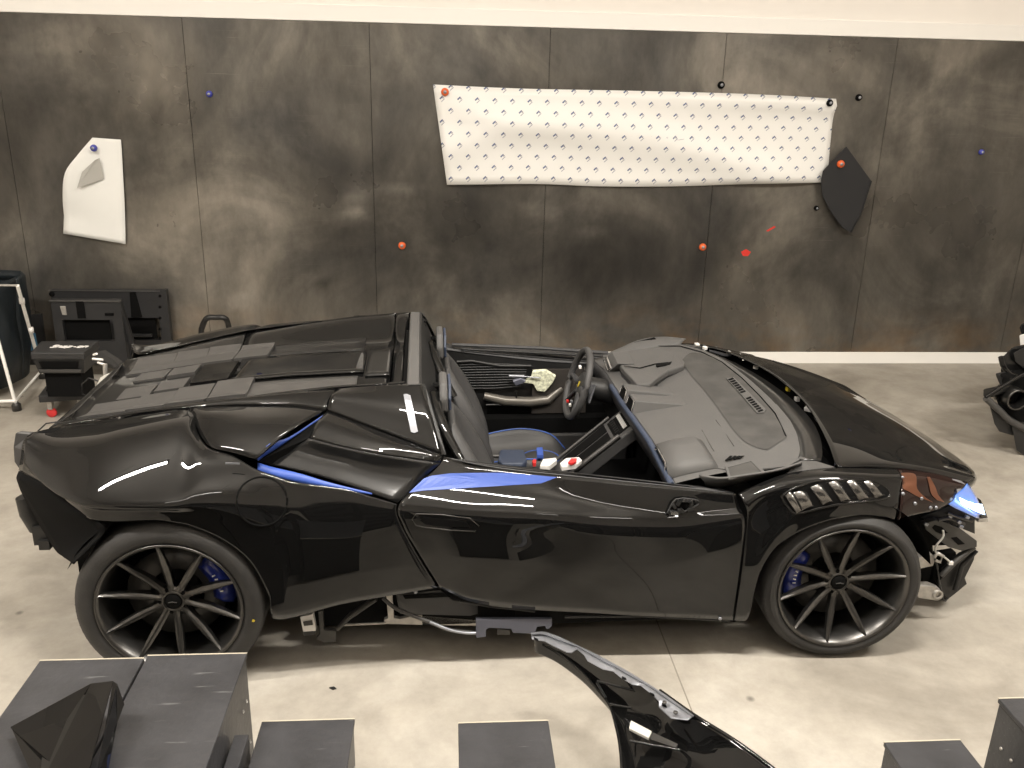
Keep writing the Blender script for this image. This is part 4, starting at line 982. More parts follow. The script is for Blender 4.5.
MB().bb(3.15, 3.36, -.5, .5, .25, .32).bb(3.15, 3.30, -.5, .5, .40, .50).build('crash_beam', VOID, CAR)

# ---- opened sill: bracket, rail, hoses
pr([(300, 617), (313, 614), (316, 631), (303, 632)], .84, (0, .03, 0), 'white_canister', WHT, label='white canister with a printed sticker')
pr([(303, 622), (312, 620.5), (313, 625), (304, 626)], .845, (0, .002, 0), 'sticker_print', DISC, 0)
pr([(302, 632), (316, 631), (315, 635), (304, 636)], .84, (0, .03, 0), 'canister_base', BLKP)
pr([(318, 612), (323, 610), (324, 630), (336, 631), (336, 642), (325, 643), (316, 639), (320, 634)], .82, (0, .02, 0), 'jack_bracket', GREYC)
MB().tube([N(338, 628, .84), N(350, 616, .85), N(376, 598, .85)], .02, 8, flat=.5).build('support_arm', GREYC, CAR)
pr([(386, 594), (392, 592), (394, 618), (400, 619), (418, 615), (478, 620), (478, 626), (420, 625), (384, 624), (384, 620), (388, 618)], .80, (0, .02, 0), 'aluminium_rail', ALU)
MB().tube([N(342, 625, .80), N(386, 623, .80)], .005, 6).build('rail_edge', ALU, CAR)
pr([(396, 595), (440, 590), (452, 600), (486, 606), (486, 612), (470, 616), (400, 614)], .84, (0, .03, 0), 'sill_tray', LEAG)
pr([(403, 595.5), (445, 593.5), (450, 597), (405, 599)], .845, (0, .004, 0), 'tray_slot', VOID, 0)
MB().lathe([(0, -.004), (.008, -.004), (.008, 0)], N(415.5, 591.5, .85), 1, 12).build('silver_bolt', SILV, CAR)
MB().tube(spl([N(383, 598, .85), N(397, 609, .87), N(430, 622, .89), N(450, 630, .89), N(476, 633, .89)], 5), .008, 8).build('brake_hose', DECKM, CAR)
MB().tube(spl([N(430, 622, .898), N(450, 630, .90), N(466, 633, .90), N(476, 633, .90)], 5), .006, 8).build('metal_hose_end', SILV, CAR)
pr([(476, 619), (552, 619), (552, 626), (549, 629), (546, 629), (545, 626), (537, 627), (535, 634), (513, 633), (511, 629), (489, 628), (486, 630), (486, 637), (476, 638)], .90, (0, .015, 0), 'silver_bracket', ECOAT)
pr([(497, 629), (510, 630), (510, 635), (497, 635)], .89, (0, .01, 0), 'bracket_tab', GREYC)
pr([(478, 606), (486, 599), (489, 608), (512, 610), (512, 603), (532, 604), (533, 609), (551, 612), (552, 619), (478, 618)], .87, (0, .03, 0), 'sill_bracing', VOID)
MB().tube([N(460, 601, .89), N(490, 606, .89), N(535, 611, .89)], .006, 6).build('cable_duct', BLKP, CAR)
pr([(552, 612), (562, 613), (565, 618), (554, 620)], .87, (0, .02, 0), 'aluminium_bracket', ALU)
MB().tube([N(565, 617, .90), N(640, 616, .91), N(730, 620.5, .92)], .005, 6).build('sill_seam', BLKP, CAR)
MB().lathe([(0, -.004), (.007, -.004), (.007, 0)], N(720, 618.5, .935), 1, 10).build('sill_screw', SILV, CAR)
# small indicator strip ahead of the fuel cap
pr([(225.5, 462.3), (240, 462.8), (240, 464.2), (225.5, 463.8)], .958, (0, -.003, 0), 'side_marker', SILV, 0)

# ================================================================== THINGS ON THE STEEL WALL
WF = WALLY            # front face of the sheets
# long printed backing paper
NXB, NYB = 60, 12
tl_, tr_, bl_, br_ = WY(433, 84.5, WF), WY(834.5, 98.5, WF), WY(447, 184.5, WF), WY(826, 182, WF)
top_pts = [WY(x, y, WF) for x, y in ((433, 84.5), (520, 88.5), (620, 90.5), (720, 93), (780, 95.5), (834.5, 98.8))]
bot_pts = [WY(x, y, WF) for x, y in ((447, 184.5), (530, 183.5), (600, 186), (680, 186), (760, 183), (826, 182))]
tp, bp_ = spl(top_pts, 12), spl(bot_pts, 12); rows, uvs = [], []
for j in range(NYB+1):
    v = j/NYB; r_ = []; uu = []
    for i in range(NXB+1):
        a = i/NXB; p = bp_[i].lerp(tp[i], v)
        b = .010 + .055*math.exp(-((v-.80+.75*a)/.16)**2)*(1-a)*min(1, a*8) + .03*math.exp(-((v-.35-.3*math.sin(a*5))/.15)**2)*min(1, (1-a)*6) + .05*math.exp(-((v-.92)/.08)**2)*max(0, min(1, (a-.35)*2.5)) + .018*(1-v)**2*(1+.4*math.sin(a*17)) + .006*math.sin(a*9+v*4)
        r_.append(Vector((p.x, WF-b, p.z))); uu.append((p.x-tl_.x+.2, v*.72))
    rows.append(r_); uvs.append(uu)
BAN = MB().grid(rows, uv=uvs).build('paper_banner', LOGO, None, solid=.0012)
tag(BAN, 'long white sheet of printed backing paper pinned across the steel wall', 'paper sheet')
INKM = mat('faint_pencil', (.45, .45, .5), .6)
sq_ = [(629, 139), (632, 136), (636, 139), (640, 141)], [(648, 141), (652, 136), (650, 140), (656, 142), (660, 137), (663, 140), (668, 137), (666, 142), (672, 141), (676, 136), (677, 140), (684, 139)]
for q in sq_: MB().tube(spl([WY(x, y, WF-.062) for x, y in q], 3), .002, 4).build('handwriting', INKM, BAN)
# small plain sheet with a folded corner
NS = 10; rows = []
L_ = [(93, 137.5), (80, 155), (69, 172), (66, 195), (65.5, 215), (65, 233)]; R2 = [(121.5, 139.5), (122.5, 150), (124, 175), (125.5, 200), (126.5, 225), (127, 243.5)]
for k, (a, b) in enumerate(zip(spl([WY(x, y, WF) for x, y in L_], 4), spl([WY(x, y, WF) for x, y in R2], 4))):
    t = k/20.; rows.append([Vector((lerp(a.x, b.x, i/NS), WF-.012-.055*(1-i/NS)**2*math.sin(PI*min(1, t*1.25))-.02*t, lerp(a.z, b.z, i/NS))) for i in range(NS+1)])
o = MB().grid(rows).build('paper_sheet', PAPER, None, solid=.0012); tag(o, 'small plain white sheet pinned high on the left of the steel wall', 'paper sheet')
FO = [WY(95, 160, WF-.075), WY(99.5, 158, WF-.06), (WY(104, 179, WF-.04)), WY(77, 188, WF-.09), WY(82, 172, WF-.085)]
MB().prism(FO, (0, .001, 0)).build('folded_corner', mat('grey_paper_back', (.42, .41, .38), .7), o)
# black felt template
fp = [(846.5, 146.5), (871.5, 181), (868, 195), (861, 214), (851, 232.5), (843, 228), (831, 212), (822.5, 196), (821, 180), (823, 171), (834, 159)]
o = MB().prism([WY(x, y, WF-.085) for x, y in fp], (0, .006, 0)).build('felt_template', FELT, None, bevel=.002); tag(o, 'black pointed felt template pinned beside the right end of the long paper', 'template')
MB().tube([WY(871.5, 181, WF-.089), WY(861, 214, WF-.089), WY(851, 232.5, WF-.089)], .006, 5).build('folded_edge', FELT, o)
def magnet(px, py, m, depth, label, r=.030, ring=True, grp=None):
    p = WY(px, py, WF-depth); t = MB().lathe([(0, -.026), (r*.55, -.026), (r*.85, -.020), (r, -.008), (r, 0)], p, 1, 24)
    o = t.build('magnet', m); tag(o, label, 'magnet', 'round magnets on the steel wall')
    if ring: MB().lathe([(0, -.030), (r*.42, -.030), (r*.45, -.026)], p, 1, 16).build('magnet_core', SILV, o)
    return o
magnet(445, 92, ORG, .02, 'orange round magnet holding the upper left corner of the long paper')
magnet(402, 245.5, ORG, 0, 'orange round magnet on bare steel below and left of the long paper')
magnet(702.5, 247, ORG, 0, 'orange round magnet on bare steel below the middle of the long paper')
magnet(840.5, 164, ORG, .086, 'orange round magnet holding the black felt template')
magnet(209.5, 94, NBLU, 0, 'blue round magnet alone on steel between the two papers', .024)
magnet(94, 148, NBLU, .06, 'blue ring magnet holding the small plain sheet', .026)
magnet(981, 152, NBLU, 0, 'blue round magnet on bare steel near the right edge', .022)
magnet(721, 85, VOID, 0, 'black round magnet above the top edge of the long paper', .028)
magnet(829.5, 103, VOID, .06, 'black round magnet on the upper right corner of the long paper', .026)
magnet(858.5, 97.5, VOID, 0, 'black round magnet on steel right of the long paper', .026)
magnet(816, 208, VOID, 0, 'black round magnet on steel left of the black felt template', .020)
REDM = mat('red_marker', (.6, .03, .02), .5)
for pts, nm in (([(741, 252), (746, 249), (751, 252), (748, 256), (743, 256)], 'red blob of marker on the steel right of the orange magnet'), ([(766, 231), (774, 226), (776, 227), (768, 231.5)], 'thin red marker stroke on the steel below the long paper')):
    tag(MB().prism([WY(x, y, WF-.0015) for x, y in pts], (0, .001, 0)).build('red_mark', REDM), nm, 'mark')

# ================================================================== BACK LEFT CORNER
# big dark panel frame and smaller one leaning on the wall
def framed(name, outer, holes, Yc, th, label, m=DECKM, lean=0.):
    """flat panel with openings: outer ring split into bars around the hole rectangles (all given in pixels at depth Yc)"""
    (x0, y0), (x1, y1) = outer
    a = WY(x0, y0, Yc); b = WY(x1, y1, Yc); root = empty(name, (a.x, Yc, 0), label=label, cat='panel')
    A = lambda p: Vector((p.x-a.x, p.y-Yc, p.z))
    xs = sorted(set([x0, x1]+[h[0] for h in holes]+[h[2] for h in holes])); ys = sorted(set([y0, y1]+[h[1] for h in holes]+[h[3] for h in holes]))
    g = MB()
    def XZ(x, y): p = WY(x, y, Yc); return p.x-a.x, p.z
    for i in range(len(xs)-1):
        for j in range(len(ys)-1):
            cx_, cy_ = (xs[i]+xs[i+1])/2, (ys[j]+ys[j+1])/2
            if any(h[0] < cx_ < h[2] and h[1] < cy_ < h[3] for h in holes): continue
            X_a, Z_a = XZ(xs[i], ys[j]); X_b, Z_b = XZ(xs[i+1], ys[j+1]); X_a = XZ(xs[i], y0)[0]; X_b = XZ(xs[i+1], y0)[0]; Z_b = max(0., Z_b)
            sh_ = lambda z: lean*(z)
            g.prism([(X_a, sh_(Z_a), Z_a), (X_b, sh_(Z_a), Z_a), (X_b, sh_(Z_b), Z_b), (X_a, sh_(Z_b), Z_b)], (0, th, 0))
    g.build('panel_frame', m, root); return root, XZ
PANG = mat('dark_grey_moulding', (.020, .020, .021), .5, var=.15)
r_, XZ = framed('moulded_frame', ((50, 290), (166, 362)), [(112, 318, 156, 340)], 6.93, .05, 'large dark grey moulded panel with an opening, standing against the wall behind the smaller one', PANG, .0)
g = MB(); xa, za = XZ(112, 318); xb, zb = XZ(156, 340); g.bb(xa, xb, .035, .045, zb, za); g.build('backing_plate', VOID, r_)
for q in (296, 307, 318, 329, 338): x, z = XZ(160, q); MB().lathe([(0, z*.12*0), (.010, -.004), (.012, .004)], (x, 0-.004, z), 1, 10).build('screw_hole', VOID, r_)
x, z = XZ(52, 294); MB().lathe([(0, -.01), (.02, -.008), (.022, .004)], (x, 0, z), 1, 12).build('screw_hole', VOID, r_)
xa, za = XZ(130, 292); xb, zb = XZ(141, 317); MB().prism([(xa, 0-.01, za), (xb-.02, 0-.01, za), (xb+.01, 0-.01, zb), (xa-.01, 0-.01, zb)], (0, .02, 0)).build('clip_block', VOID, r_)
xa, za = XZ(120, 334); xb, zb = XZ(152, 337); MB().bb(xa, xb, -.01, .02, zb, za).build('cross_bar', PANG, r_, bevel=.004)
xa, za = XZ(48, 290); xb, zb = XZ(160, 291.5); MB().prism([(xa, 0-.012, za), (xb, 0-.012, za), (xb, 0-.012, zb), (xa, 0-.012, zb)], (0, .03, 0)).build('top_flange', DECKM, r_, bevel=.003)
r_, XZ = framed('moulded_frame', ((50, 300), (120, 362)), [(59, 320, 110, 341)], 6.55, .05, 'smaller dark grey moulded panel with a wide opening, standing in front of the large panel', PANG, .0)
xa, za = XZ(59, 320); xb, zb = XZ(110, 341); MB().bb(xa, xb, .035, .045, zb, za).build('backing_plate', VOID, r_)
for q in ((76, 301, 86, 318),):
    xa, za = XZ(q[0], q[1]); xb, zb = XZ(q[2], q[3]); MB().prism([(xa, 0-.012, za), (xb, 0-.012, za), (xb, 0-.012, zb), (xa, 0-.012, zb)], (0, .02, 0)).build('clip_block', VOID, r_)
xa, za = XZ(60, 306); xb, zb = XZ(67, 315); MB().prism([(xa, 0-.008, za), (xb, 0-.008, za-.0), (xb, 0-.008, zb), (xa+.01, 0-.008, zb)], (0, .02, 0)).build('metal_catch', ALU, r_, bevel=.004)
xa, za = XZ(105, 313); xb, zb = XZ(114, 315.5); MB().prism([(xa, 0-.008, za), (xb, 0-.008, za), (xb, 0-.008, zb), (xa, 0-.008, zb)], (0, .02, 0)).build('clip_block', VOID, r_)
g = MB(); xa, za = XZ(49, 300); xb, zb = XZ(121, 302); g.prism([(xa, 0-.012, za), (xb, 0-.012, za), (xb, 0-.012, zb), (xa, 0-.012, zb)], (0, .03, 0)); g.build('top_flange', DECKM, r_, bevel=.003)
x, z = XZ(121, 302); x2, z2 = XZ(131, 345); MB().prism([(x, 0-.01, z), (x2, 0+.05, z2), (x2-.06, 0+.05, z2)], (0, .04, 0)).build('side_flange', PANG, r_)
# dark panels leaning at the far left
o = MB().prism([Vector((q.x, 6.96, max(0, q.z-(.5 if k_ > 2 else 0)))) for k_, q in enumerate([WY(x, y, 6.96) for x, y in ((30, 315), (41, 314), (45, 345), (42, 356), (28, 356))])], (0, .03, 0)).build('leaning_board', PANG, None, bevel=.004)
tag(o, 'narrow dark board leaning on the wall behind the bin frame pole', 'board')
# black crate on a wheeled dolly
CR = empty('plastic_crate', (-2.68, 5.93, 0), label='black plastic crate with white lettering on its lid, standing on the dolly', cat='crate')
def L3(px, py, Y): p = WY(px, py, Y); return Vector((p.x+2.68, p.y-5.93, p.z))
def L3z(px, py, Z): p = WZ(px, py, Z); return Vector((p.x+2.68, p.y-5.93, p.z))
ZT = .515
tp4 = [L3z(30, 352.5, ZT), L3z(84, 352.5, ZT), L3z(99, 340.5, ZT), L3z(41, 341, ZT)]
MB().prism(tp4, (0, 0, -.05)).build('crate_lid', PANG, CR, bevel=.008)
t0, t1, t2, t3 = tp4; b0, b1 = L3(40, 373, t0.y+5.93+.03), L3(85, 371, t1.y+5.93+.03)
dzz = b0.z
ins = lambda v, k: Vector((lerp(v.x, (t0.x+t2.x)/2, k), lerp(v.y, (t0.y+t2.y)/2, k), v.z-.05))
g = MB(); tt = [ins(v, .05) for v in tp4]; bb_ = [Vector((lerp(v.x, (t0.x+t2.x)/2, .16), lerp(v.y, (t0.y+t2.y)/2, .16), dzz)) for v in tp4]
g.add(tt+bb_, [(0, 1, 5, 4), (1, 2, 6, 5), (2, 3, 7, 6), (3, 0, 4, 7), (4, 5, 6, 7)]); g.build('crate_body', BLKP, CR)
f1 = [lerp(tt[0], tt[1], .1), lerp(tt[0], tt[1], .9), lerp(bb_[0], bb_[1], .9), lerp(bb_[0], bb_[1], .1)]
fm = lambda a, v: lerp(lerp(f1[0], f1[1], a), lerp(f1[3], f1[2], a), v)+Vector((0, -.006, 0))
MB().prism([fm(0, .12), fm(1, .12), fm(.97, .62), fm(.03, .62)], (0, -.003, 0)).build('crate_opening', VOID, CR)
MB().prism([fm(-.08, .68), fm(1.08, .68), fm(1.05, .9), fm(-.04, .9)], (0, -.012, 0)).build('crate_rim', DECKM, CR, bevel=.003)
# lettering strokes on the lid
def strokes(word, h, w, gap, sh_=.35):
    """block letters as thin bars, built flat in x/y"""
    F = {'a': [((0, .6), (.9, .6)), ((.9, .6), (.9, 0)), ((.9, 0), (0, 0)), ((0, 0), (0, .3)), ((0, .3), (.9, .3))], 'p': [((0, -.35), (0, .6)), ((0, .6), (.9, .6)), ((.9, .6), (.9, 0)), ((.9, 0), (0, 0))], '-': [((.1, .3), (.8, .3))], 'S': [((0, 0), (1, 0)), ((1, 0), (1, .5)), ((1, .5), (0, .5)), ((0, .5), (0, 1)), ((0, 1), (1, 1))], 'n': [((0, 0), (0, .6)), ((0, .6), (.9, .6)), ((.9, .6), (.9, 0))], 'A': [((0, 0), (.5, 1)), ((.5, 1), (1, 0)), ((.2, .4), (.8, .4))],
         'P': [((0, 0), (0, 1)), ((0, 1), (1, 1)), ((1, 1), (1, .5)), ((1, .5), (0, .5))], 'o': [((0, 0), (.9, 0)), ((.9, 0), (.9, .6)), ((.9, .6), (0, .6)), ((0, .6), (0, 0))]}
    g = MB(); x = 0
    for c in word:
        for a, b in F[c]: g.tube([(x+a[0]*w+a[1]*h*sh_, a[1]*h, 0), (x+b[0]*w+b[1]*h*sh_, b[1]*h, 0)], .0042, 4)
        x += w+gap
    return g
g = strokes('Snap-on', .044, .024, .010); pc = L3z(50, 347.5, ZT+.004)
for v in g.v: v.x += pc.x; v.y = pc.y+v.y*1.2; v.z += pc.z
g.build('lid_lettering', WHT, CR)
MB().prism([Vector((lerp(v.x, (t0.x+t2.x)/2, .3), lerp(v.y, (t0.y+t2.y)/2, .3), dzz-.004)) for v in tp4], (0, 0, -(dzz-.20))).build('dark_gap_fill', VOID, CR)  # dark block added to fill the shadowed gap above the dolly
DL = empty('wheeled_dolly', (-2.68, 5.93, 0), label='low dark dolly with a red caster under the black crate', cat='dolly')
dz = .17
d4 = [L3z(38, 396, dz), L3z(84, 393, dz), L3z(92, 377, dz), L3z(52, 377, dz)]
MB().prism(d4, (0, 0, -.05)).build('dolly_deck', PANG, DL, bevel=.006)
MB().prism([L3z(46, 390, dz+.012), L3z(80, 388, dz+.012), L3z(86, 379, dz+.012), L3z(55, 379, dz+.012)], (0, 0, -.01)).build('rubber_mat', VOID, DL)
MB().lathe([(0, .0), (.028, .0), (.03, .02), (.0, .02)], L3z(60, 382, dz+.012), 2, 18).build('metal_plate', DISC, DL)
for k, q in enumerate(d4):
    p = q+Vector((.05 if k in (0, 3) else -.05, .05 if k in (0, 1) else -.04, 0)); m_ = RED if k == 0 else BLKP
    c = MB().lathe([(0, -.014), (.028, -.012), (.034, -.008), (.034, .008), (.028, .012), (0, .014)], (p.x, p.y, .034), 1, 20).build('caster_wheel', m_, DL, label='red caster wheel' if k == 0 else None)
    MB().bb(p.x-.015, p.x+.015, p.y-.02, p.y+.02, .06, .125).build('caster_fork', ALU, DL)
for a_, b_ in ((48, 356), (82, 356)):
    pass
# waste bag frame on tubes
BF = empty('bag_frame', (-3.1, 6.2, 0), label='white tube frame of the waste bag stand at the left edge', cat='stand')
def B3(px, py, Z): p = WZ(px, py, Z); return Vector((p.x+3.1, p.y-6.2, p.z))
def B3y(px, py, Y): p = WY(px, py, Y); return Vector((p.x+3.1, p.y-6.2, p.z))
f1_, f2_ = B3(17, 409, .01), B3(43, 377, .01)
t1_ = B3y(17.5, 285.5, 6.0)
MB().tube([f1_, B3y(-8, 318, 5.95)], .012, 8).build('tube_leg', RAILW, BF)
MB().tube([f2_+Vector((0, 0, .02)), B3y(37, 355, 6.42), t1_], .012, 8).build('tube_leg', RAILW, BF)
MB().tube([f1_+Vector((0, 0, .06)), f2_+Vector((0, 0, .06))], .009, 8).build('tube_rail', RAILW, BF)
MB().tube([f1_+Vector((0, 0, .06)), B3(-22, 402, .06)], .012, 8).build('tube_rail', RAILW, BF)
for f_ in (f1_, f2_): MB().lathe([(0, -.01), (.03, -.01), (.03, .045), (.016, .06)], (f_.x, f_.y, .0), 2, 14).build('tube_foot', DISC, BF)
MB().tube([t1_, B3y(-30, 285, 6.0)], .008, 6).build('tube_rail', ALU, BF)
for q in ((22, 301), (31, 330)): MB().lathe([(0, -.02), (.018, -.02), (.018, .02), (0, .02)], B3y(*q, 6.1 if q[1] < 310 else 6.25), 2, 10).build('tube_clamp', WHT, BF)
g = MB(); pr_ = []
for (z, grow) in ((.08, .88), (.3, .97), (.55, 1.0), (.75, 1.03), (.82, 1.05), (.84, 1.02), (.78, .98)):
    ring = []
    for k in range(32):
        a = 2*PI*k/32; rr = (abs(math.cos(a))**6+abs(math.sin(a))**6)**(-1/6)
        ring.append(Vector((-.42+.40*grow*rr*math.cos(a)*(1+.03*math.sin(5*a+9*z)), .16+.28*grow*rr*math.sin(a)*(1+.04*math.sin(7*a+5*z)), z)))
    pr_.append(ring+[ring[0]])
g.grid(pr_); o = g.build('waste_bag', BAG, None, solid=.004); o.location = (-3.1, 6.2, 0); tag(o, 'dark blue-black waste bag hanging in the white tube frame', 'bag')
o = MB().prism([WY(x, y, 6.62) for x, y in ((27, 335), (34, 333), (37, 348), (30, 352))], (0, .03, 0)).build('blue_cloth', mat('dull_blue_cloth', (.04, .12, .20), .8), None, bevel=.01)
tag(o, 'small dull blue cloth hanging on the tube frame left of the black crate', 'cloth')
# black handle-like stand showing over the car
o = MB().tube(spl([WZ(200, 333, .36), WY(206, 319, 6.6), WY(216, 317.5, 6.6), WY(226, 319, 6.6), WZ(230, 333, .34)], 4), .022, 8).build('black_hoop', BLKP); tag(o, 'black hoop handle standing on the floor behind the car near the wall', 'hoop')
for v in o.data.vertices:
    if v.co.z < .42: v.co.z = min(v.co.z, .02) if v.co.z < .37 else v.co.z
# ================================================================== OTHER CAR AT THE RIGHT EDGE
OC = empty('parked_car', (3.9, 5.2, 0), label='rear end of another black car with a round exhaust pipe at the right edge', cat='car')
def O3(px, py, Y): p = WY(px, py, Y); return Vector((p.x-3.9, p.y-5.2, p.z))
def opr(poly, Y, th, name, m, bev=.006): return MB().prism([O3(x, y, Y) for x, y in poly], (th*.75, th*.35, 0)).build(name, m, OC, bevel=bev)
opr([(1001, 357), (1012, 346), (1026, 345), (1120, 340), (1120, 385), (1026, 376), (1010, 378), (999, 374)], 5.15, 1.0, 'rear_bumper', PAINTM, .02)
MB().tube(spl([O3(1001, 357, 5.10), O3(1004, 367, 5.10), O3(1014, 376, 5.10), O3(1040, 381, 5.10)], 4), .018, 8).build('bumper_edge', PAINT, OC)
opr([(1013, 353), (1028, 345), (1050, 345), (1050, 368), (1024, 369), (1015, 362)], 5.12, .05, 'mesh_grille', BLKP)
opr([(999, 373), (1010, 379), (1026, 373), (1120, 372), (1120, 425), (1026, 425), (1000, 411), (994, 396), (1001, 387)], 5.05, 1.0, 'diffuser', VOID, .01)
opr([(983, 389), (1000, 387), (1003, 392), (994, 396), (986, 399), (983, 396)], 5.0, .30, 'side_blade', PAINTM)
opr([(995, 373), (1003, 377), (1003, 385), (1000, 386), (996, 377)], 5.05, .2, 'side_blade', BLKP)
MB().tube(spl([O3(1026, 373, 5.0), O3(1008, 383, 5.0), O3(986, 397, 5.0)], 4), .012, 6).build('diffuser_edge', PAINT, OC)
MB().tube(spl([O3(986, 398, 5.0), O3(1000, 411, 5.0), O3(1014, 423, 5.0), O3(1060, 445, 5.0)], 4), .022, 8).build('splitter', DECKM, OC)
opr([(989, 405), (1003, 418), (1013, 426), (1013, 436), (999, 432), (994, 424)], 5.02, .5, 'diffuser_fin', BLKP)
opr([(1011, 424), (1026, 432), (1120, 450), (1120, 480), (1024, 457), (1016, 450)], 5.0, .6, 'diffuser_fin', BLKP)
c_ = O3(1013, 397.5, 5.02)
MB().lathe([(.058, -.05), (.066, -.055), (.070, -.045), (.070, .10), (.055, .10), (.055, -.045)], c_, 1, 28).build('exhaust_pipe', RIM, OC).rotation_euler = (0, 0, 0)
MB().lathe([(0, .06), (.056, .06)], c_, 1, 20).build('exhaust_bore', BLKP, OC)
opr([(1018, 328), (1021, 322), (1060, 318), (1060, 345), (1024, 345)], 5.5, .7, 'rear_lid', PAINTM, .02)
opr([(1019, 335), (1024, 334), (1060, 334), (1060, 346), (1020, 346)], 5.45, .05, 'licence_plate', WHT)
MB().lathe([(.2, -.12), (.33, -.12), (.34, -.1), (.34, .12), (.33, .14), (.2, .14)], (1.3, .35, .34), 1, 40).build('rear_tyre', RUB, OC)
# ================================================================== FOREGROUND
def crate(name, xa, xb, yb, yf, zt, label, zb=0., extra=None, seam=True):
    root = empty(name, ((xa+xb)/2, (yb+yf)/2, 0), label=label, cat='crate', group='black crates in the foreground')
    hx, hy = (xb-xa)/2, (yb-yf)/2
    MB().bb(-hx, hx, -hy, hy, zt-.016, zt).build('crate_top', CRATEM, root, bevel=.003)
    MB().bb(-hx+.004, hx-.004, -hy+.004, hy-.004, 0, zt-.018).build('crate_body', CRATEM, root, bevel=.003)
    MB().bb(-hx, hx, hy-.004, hy+.001, zt-.004, zt+.001).build('worn_edge', RAWE, root, label='pale worn back edge')
    for s in (-1, 1):
        for dy in (-.06, -.11):
            for q in (.14, .30):
                if q < zt-.05: MB().lathe([(0, 0), (.006, 0), (.006, .003*1)], (s*(hx+.0), hy+dy, zt-q), 0, 8).build('screw_head', ALU, root)
    return root
RAWE = mat('worn_raw_edge', (.42, .38, .30), .6)
crate('black_crate', -.965, -.652, 2.437, 1.73, .45, 'tall black scuffed crate in front of the rear wheel, right one of the touching pair')
crate('black_crate', -1.293, -.972, 2.424, 1.73, .45, 'tall black scuffed crate at lower left, with the glossy offcut lying on it')
crate('black_crate', -.587, -.298, 2.293, 1.73, .30, 'low black crate just right of the tall pair at lower left')
crate('black_crate', .028, .314, 2.26, 1.73, .30, 'low black crate standing alone left of the leaning body panel')
crate('black_crate', 1.348, 1.596, 2.118, 1.73, .30, 'low black crate at lower right, beside the tall one in the corner')
crate('black_crate', 1.69, 2.02, 2.121, 1.73, .45, 'tall black crate in the bottom right corner')
o = MB().bb(-.648, -.605, 1.73, 2.20, 0, .33).build('black_board', CRATEM, None, bevel=.003); tag(o, 'thin black board on edge squeezed between the tall crate and the low one', 'board')
# glossy folded offcut on the left crate
Zt = .462
op = lambda x, y, z: WZ(x, y, z)
top = [op(10.5, 727, Zt+.03), op(91, 683.5, Zt+.10), (op(113, 681, Zt+.11)), op(103, 717, Zt+.10), op(84, 790, Zt+.06), op(38, 790, Zt+.03), op(42, 757, Zt+.03)]
OFF = empty('glossy_offcut', (-1.13, 2.0, Zt), label='glossy black folded body offcut lying on the tall crate at lower left', cat='body part')
toL = lambda v: v-Vector((-1.13, 2.0, Zt))
MB().prism([toL(p) for p in top], (0, 0, -.004)).build('front_face', PAINTM2 if 'PAINTM2' in globals() else PAINT, OFF)
side = [op(113, 681, Zt+.11), op(117, 684, Zt+.11), op(124, 704, Zt+.06), op(117, 722, Zt+.04), op(104, 790, Zt+.01), op(93, 790, Zt+.03), op(104, 735, Zt+.08)]
MB().prism([toL(p) for p in side], (0, .003, -.003)).build('side_flange', PAINT, OFF)
low = [op(10.5, 727, Zt+.03), op(42, 757, Zt+.03), op(38, 790, Zt+.03), op(36, 790, Zt), op(40, 762, Zt), op(16, 736, Zt)]
MB().prism([toL(p) for p in low], (.002, 0, -.003)).build('lower_flange', PAINT, OFF)
# removed body panel standing in the foreground
BP = empty('body_panel', (.75, 2.2, 0), label='removed black body panel with silver flange in the lower middle foreground', cat='body panel')
q_ = lambda x, y, z: WZ(x, y, z)-Vector((.75, 2.2, 0))
out = [q_(534, 634, .36), q_(556, 638, .38), (q_(590, 653, .40)), q_(625, 672, .42), q_(660, 692, .44), q_(695, 717, .46), q_(735, 742, .46), q_(772, 769, .46), q_(812, 800, .46)]
inn = [q_(538, 640, .34), q_(558, 652, .33), (q_(580, 670, .32)), q_(598, 690, .31), q_(610, 706, .31), q_(616, 725, .31), q_(620, 745, .31), q_(622, 769, .31), q_(623, 810, .31)]
def mid(t, dz): return [lerp(a, b, t)+Vector((0, 0, dz)) for a, b in zip(out, inn)]
cols = [[a, b, c, d, e] for a, b, c, d, e in zip(out, mid(.12, -.02), mid(.4, -.06), mid(.85, -.05), inn)]
PM = surf(cols, 5, 4); PM.build('panel_shell', PAINT, BP, solid=.004)
MB().tube(spl([p+Vector((.0, .002, .003)) for p in out[4:]], 4), .006, 6).build('panel_rim', PAINT, BP)
MB().tube(spl([p for p in inn[1:]], 4), .006, 6).build('panel_rim', PAINT, BP)
fo = [q_(531, 633, .375), q_(543, 632.5, .378), q_(552, 634.5, .385), q_(576, 645, .40), q_(601, 657, .41), q_(640, 679, .43), q_(668, 697, .445), q_(694, 716, .462)]
fi = [q_(533, 639, .372), q_(544, 641.5, .376), q_(553, 645, .38), q_(573, 653, .39), q_(596, 665, .40), q_(634, 687.5, .42), q_(661, 706, .435), q_(689, 718.5, .458)]
def zfl(x): return .372+.092*max(0, min(1, (x-533)/160.))
LOW = [(532, 639.5), (545, 641.5), (552, 645.5), (567, 652.5), (571.5, 653), (577, 649.5), (584, 655), (587.5, 661), (603, 669.5), (613, 671.5), (621, 678), (632, 684.5), (641, 686), (650, 693), (658, 700.5), (690, 718.5)]
UPP = [(531, 633), (543, 632), (552, 634.5), (560, 637.5), (576, 645), (588, 650.5), (601, 657), (613, 663.5), (625, 670), (640, 679), (655, 688.5), (668, 697), (694, 716)]
g = MB(); hi_ = spl([Vector((*q, 0)) for q in UPP], 5); n_ = len(hi_)
lo3 = [Vector((*q, 0)) for q in LOW]
def lowat(t):
    k = t*(len(lo3)-1); i_ = min(int(k), len(lo3)-2); return lerp(lo3[i_], lo3[i_+1], k-i_)
